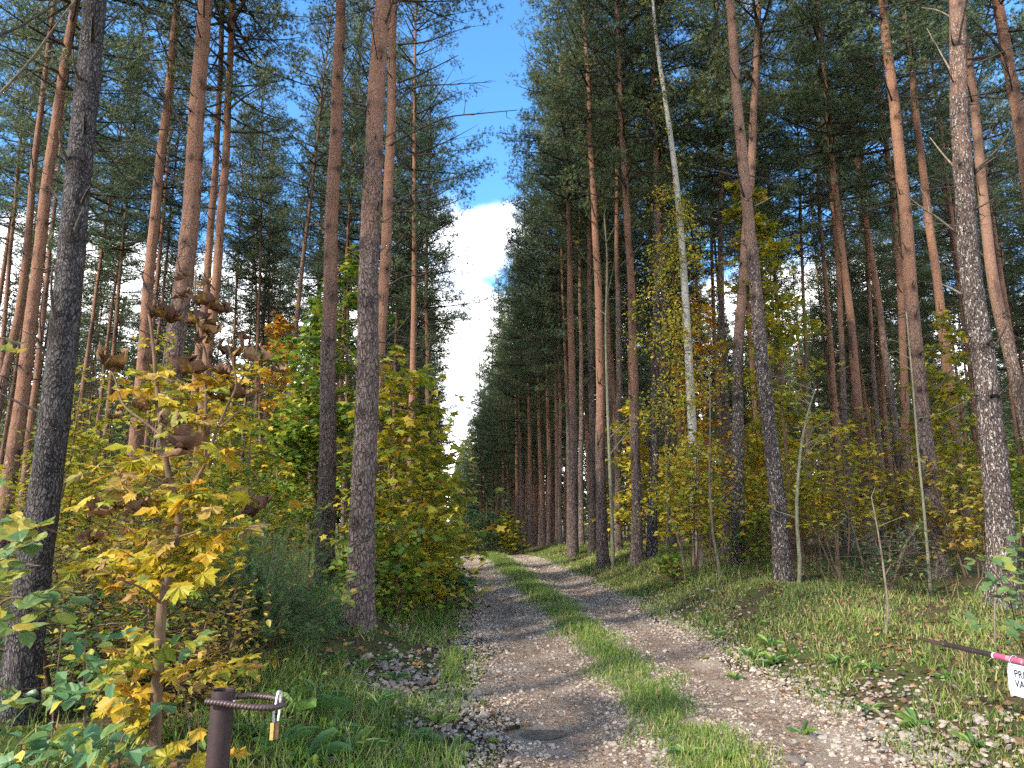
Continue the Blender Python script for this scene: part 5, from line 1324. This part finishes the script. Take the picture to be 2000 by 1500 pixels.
# the bigger stones, one by one
RK = []
for q in range(5):
    V, F = ico(40 + q); RK.append(mesh_np('stone', V, F, M['rock']))
for q in range(64):
    if q < 40: c = hit(rs.normal(1720, 120), rs.uniform(1395, 1495))
    elif q < 52: c = hit(rs.normal(790, 50), rs.uniform(1290, 1380))
    else: c = hit(rs.uniform(1230, 1420), rs.uniform(1440, 1495))
    r = rs.uniform(.022, .048); o = link('stone', RK[q % 5]); o.location = (c[0], c[1], float(g(c[0], c[1])) + r * .25); o.rotation_euler = (rs.normal(0, .3), rs.normal(0, .3), rs.rand() * 6); o.scale = (r, r, r)
    tag(o, 'pale fist sized stone lying at the right edge of the track' if q < 40 else 'pale stone in the gravel spill on the left bank' if q < 52 else 'pale stone by the near end of the grass strip', 'stone', 'stones at the right track edge' if q < 40 else 'stones on the left bank' if q < 52 else 'stones by the grass strip')
# single fallen leaves that stand out on the track
for u, v, s_, lab, mm in [(955, 1190, .10, 'orange brown fallen leaf on the left rut', CU[0]), (1033, 1424, .055, 'small orange leaf at the edge of the puddle', MX[0]), (970, 1457, .09, 'yellow fallen leaf left of the puddle', ML[0]), (1370, 1290, .09, 'ochre fallen leaf on the right rut', MX[1]), (820, 1305, .10, 'yellow leaf on the gravel spill left of the track', ML[1])]:
    c = hit(u, v); o = link('fallen_leaf', mm); o.location = (c[0], c[1], float(g(c[0], c[1])) + .035); o.rotation_euler = (.25, .1, rs.rand() * 6); o.scale = (s_, s_, s_); tag(o, lab, 'leaf')
# fallen twigs
for q, (u1, v1, u2, v2, lab) in enumerate([(355, 1345, 372, 1455, 'pale broken stick leaning beside the maple stem'), (700, 1395, 688, 1370, 'short dry stick in the left grass'), (1730, 1150, 1690, 1125, 'dead stick lying on the shaded floor')]):
    a, b = hit(u2, v2), None
    b = at(u1, v1, a[1] + .05); o = link('stick', mesh_np('stick', *tube(catmull([a - a, (b - a) * .5 + [.01, 0, .01], b - a], 8), np.linspace(.006, .004, 8), 6, True), M['palewood'], smooth=True)); o.location = a; tag(o, lab, 'stick')

# ------------------------------------------------------------------ barrier post with rebar hoop
YP = 2.62
top = at(437, 1347, YP); pb = np.array([top[0] - .012, YP, float(g(top[0], YP)) - .1])
pr = empty('barrier_post', pb); tag(pr, 'brown steel pipe post with a rebar hoop at its top', 'post')
hp = top[2] - pb[2]; lean = np.array([top[0] - pb[0], 0, 0]); PR = .0385
S = Soup(); k = 40
prof = [(PR, 0), (PR, hp - .002), (PR - .001, hp), (PR - .006, hp), (PR - .0065, hp - .003), (PR - .0065, hp - .14), (.0005, hp - .14)]
V = []
for r_, z in prof:
    th = np.linspace(0, 2 * PI, k, endpoint=False); c = lean * (z / hp)
    V.append(np.stack([c[0] + r_ * np.cos(th), r_ * np.sin(th), np.full(k, z) + (.0012 * np.sin(3 * th) if z > hp - .01 else 0)], 1))
i, j = np.meshgrid(np.arange(len(prof) - 1), np.arange(k), indexing='ij'); j2 = (j + 1) % k
S.add(np.concatenate(V), np.stack([i * k + j, i * k + j2, (i + 1) * k + j2, (i + 1) * k + j], -1).reshape(-1, 4))
link('pipe', S.mesh('pipe', M['post'], True), None, pr)
me = pr.children[0].data
# hoop: runs past the front of the pipe, round to the right and back to the pipe's far side
fz = lambda u, v, dy: at(u, v, YP + dy) - pb
hoop = catmull([fz(402, 1370, -.052), fz(425, 1372, -.054), fz(450, 1376, -.052), fz(490, 1381, -.045), fz(525, 1382, -.03), fz(545, 1379, 0), fz(552, 1374, .035), fz(545, 1366, .07), fz(520, 1361, .09), fz(490, 1359, .085), fz(462, 1360, .05)], 260)
ang = np.arange(260)
k = 14; th = np.linspace(0, 2 * PI, k, endpoint=False)
rad = .0098 + .0016 * (np.sin(ang[:, None] * 1.05 + 2 * th[None]) > .2)
link('rebar_hoop', mesh_np('rebar_hoop', *tube(hoop, rad, k, True), M['rebar'], smooth=True), None, pr)
S = Soup()
for q in range(16):
    V, F = ico(70 + q); r_ = rs.uniform(.004, .008); c = fz(rs.normal(436, 9), rs.normal(1371, 2.5), -.046); S.add(V * r_ + c, F)
link('weld_bead', S.mesh('weld_bead', M['weld'], True), None, pr)
# padlock on the hoop
lp = at(538, 1383, YP + .0); lk = empty('padlock', lp); tag(lk, 'narrow brass padlock hanging from the rebar hoop', 'padlock')
def rbox(cx, cy_, cz, sx, sy, sz, bev=.002):
    import bmesh
    bm = bmesh.new(); bmesh.ops.create_cube(bm, size=1); bmesh.ops.scale(bm, vec=(sx, sy, sz), verts=bm.verts); bmesh.ops.translate(bm, vec=(cx, cy_, cz), verts=bm.verts)
    bmesh.ops.bevel(bm, geom=bm.edges[:], offset=bev, segments=2, affect='EDGES')
    me = bpy.data.meshes.new('box'); bm.to_mesh(me); bm.free(); return me
kk = YP / FPX
o = link('lock_body', rbox(.001, .008, -.073, .030, .018, .058), M['brass_dark'], lk); o.rotation_euler = (0, 0, .25)
o = link('front_plate', rbox(-.0075, -.003, -.074, .012, .003, .056, .001), M['brass'], lk); o.rotation_euler = (0, 0, .25)
o = link('shackle', mesh_np('shackle', *tube(catmull([(-.004, .004, -.05), (-.002, -.012, -.012), (.004, -.016, .012), (.008, -.010, .050), (.009, .004, .054), (.010, .018, .040), (.008, .022, -.01), (.006, .012, -.05)], 40), .0038, 10), M['steel'], smooth=True), None, lk)

# ------------------------------------------------------------------ swing barrier arm with its sign
a_tip, a_end = at(1797, 1247, 5.55), at(2002, 1294, 4.55)
ad = (a_end - a_tip) / np.linalg.norm(a_end - a_tip); La = np.linalg.norm(a_end - a_tip)
ar = empty('swing_barrier', a_tip + ad * (La + 1.35)); tag(ar, 'opened steel barrier arm, dark brown with a faded red and white end', 'barrier')
ab = np.array(ar.location)
def arm_seg(name, s0, s1, r, mat, k=16):
    return link(name, mesh_np('arm_tube', *tube([a_tip + ad * s0 - ab, a_tip + ad * (s0 * .5 + s1 * .5) - ab, a_tip + ad * s1 - ab], r, k, True), M[mat], smooth=False), None, ar)
arm_seg('arm_tube', .27, La * .745, .0175, 'armblack')
sid = np.cross(ad, [0, 0, 1]); sid /= np.linalg.norm(sid)
for sg in (-1, 1):
    o = link('latch_prong', mesh_np('latch', *tube(catmull([a_tip + sid * .004 * sg - ab, a_tip + ad * .04 + sid * .018 * sg - ab, a_tip + ad * .16 + sid * .018 * sg - ab, a_tip + ad * .29 + sid * .012 * sg - ab], 12), .008, 8, True), M['rebar'], smooth=True), None, ar)
arm_seg('latch_collar', .255, .29, .0195, 'rebar')
arm_seg('white_sleeve', La * .745, La * .757, .0198, 'armwhite')
arm_seg('red_sleeve', La * .757, La * .757 + .34, .0194, 'armpink')
arm_seg('white_sleeve', La * .757 + .34, La * .757 + .68, .0195, 'armwhite')
arm_seg('arm_tube', La * .757 + .68, La + 1.38, .0175, 'armblack')
up = np.cross(sid, ad); up *= np.sign(up[2])
link('white_stripe', mesh_np('stripe', *tube([a_tip + ad * (La * .758) - up * .013 - sid * .010 - ab, a_tip + ad * (La * .757 + .34) - up * .013 - sid * .010 - ab], .0088, 8, True), M['armwhite']), None, ar)
hb_ = a_tip + ad * (La + 1.35); hz = float(g(hb_[0], hb_[1]))
link('hinge_post', mesh_np('hinge_post', *tube([(0, 0, hz - hb_[2] - .1), (0, 0, .08)], .05, 20, True), M['post'], smooth=False), None, ar)
# sign hanging under the arm, facing the track
s0 = at(1977, 1293, 4.66); tS = (La * .757 + .02)
sgn = empty('notice_sign', a_tip + ad * (La * .85) - up * .024)
fwd = Vector(ad); zz = Vector((0.05, 0, 1)); nx_ = fwd.cross(zz).normalized(); zz = nx_.cross(fwd).normalized()
if nx_.x > 0: nx_ = -nx_
yax = zz; xax = fwd
Mx = Matrix((xax, yax, xax.cross(yax))).transposed().to_4x4(); Mx.translation = Vector(sgn.location)
sgn.matrix_world = Mx
tag(sgn, 'white notice sign with black capitals hanging under the barrier arm', 'sign')
SW, SH = .40, .185
def plate(name, x0, x1, y0, y1, z0, z1, mat):
    V = [(x0 + .012, y1, z0), (x1, y1, z0), (x1, y0, z0), (x0 + .012, y0, z0), (x0, y0 + .035, z0), (x0, y1 - .05, z0)]
    V = V + [(a, b, z1) for a, b, _ in V]; n = 6
    F = [tuple(range(n))[::-1], tuple(range(n, 2 * n))] + [(q, (q + 1) % n, n + (q + 1) % n, n + q) for q in range(n)]
    me = bpy.data.meshes.new(name); me.from_pydata(V, [], F); me.update(); return link(name, me, M[mat], sgn)
plate('plate', 0, SW, -SH, 0, -.002, .002, 'sign')
def strip(x0, x1, y0, y1):
    me = bpy.data.meshes.new('border_line'); me.from_pydata([(x0, y0, .0032), (x1, y0, .0032), (x1, y1, .0032), (x0, y1, .0032)], [], [(0, 1, 2, 3)]); me.update(); return link('border_line', me, M['ink'], sgn)
strip(.038, SW - .02, -SH + .035, -SH + .0375); strip(.038, SW - .02, -.012, -.0095); strip(.038, .0402, -SH + .0375, -.012)
for txt, yy in (('PRIVATI', -.074), ('VALDA', -.131)):
    c = bpy.data.curves.new('lettering', 'FONT'); c.body = txt; c.size = .060; c.extrude = .0004; c.space_character = 1.05; c.offset = .0012
    tmp = bpy.data.objects.new('tmp', c); COL.objects.link(tmp); bpy.context.view_layer.update()
    me = bpy.data.meshes.new_from_object(tmp.evaluated_get(bpy.context.evaluated_depsgraph_get())); bpy.data.objects.remove(tmp)
    o = link('lettering', me, M['ink'], sgn); o.location = (.055, yy, .0034)
for xx in (.06, SW - .07):
    link('wire_tie', mesh_np('tie', *tube(catmull([(xx, -.012, .004), (xx, .02, .03), (xx, .052, 0), (xx, .02, -.03), (xx, -.012, -.003)], 16), .0015, 6), M['steel']), None, sgn)
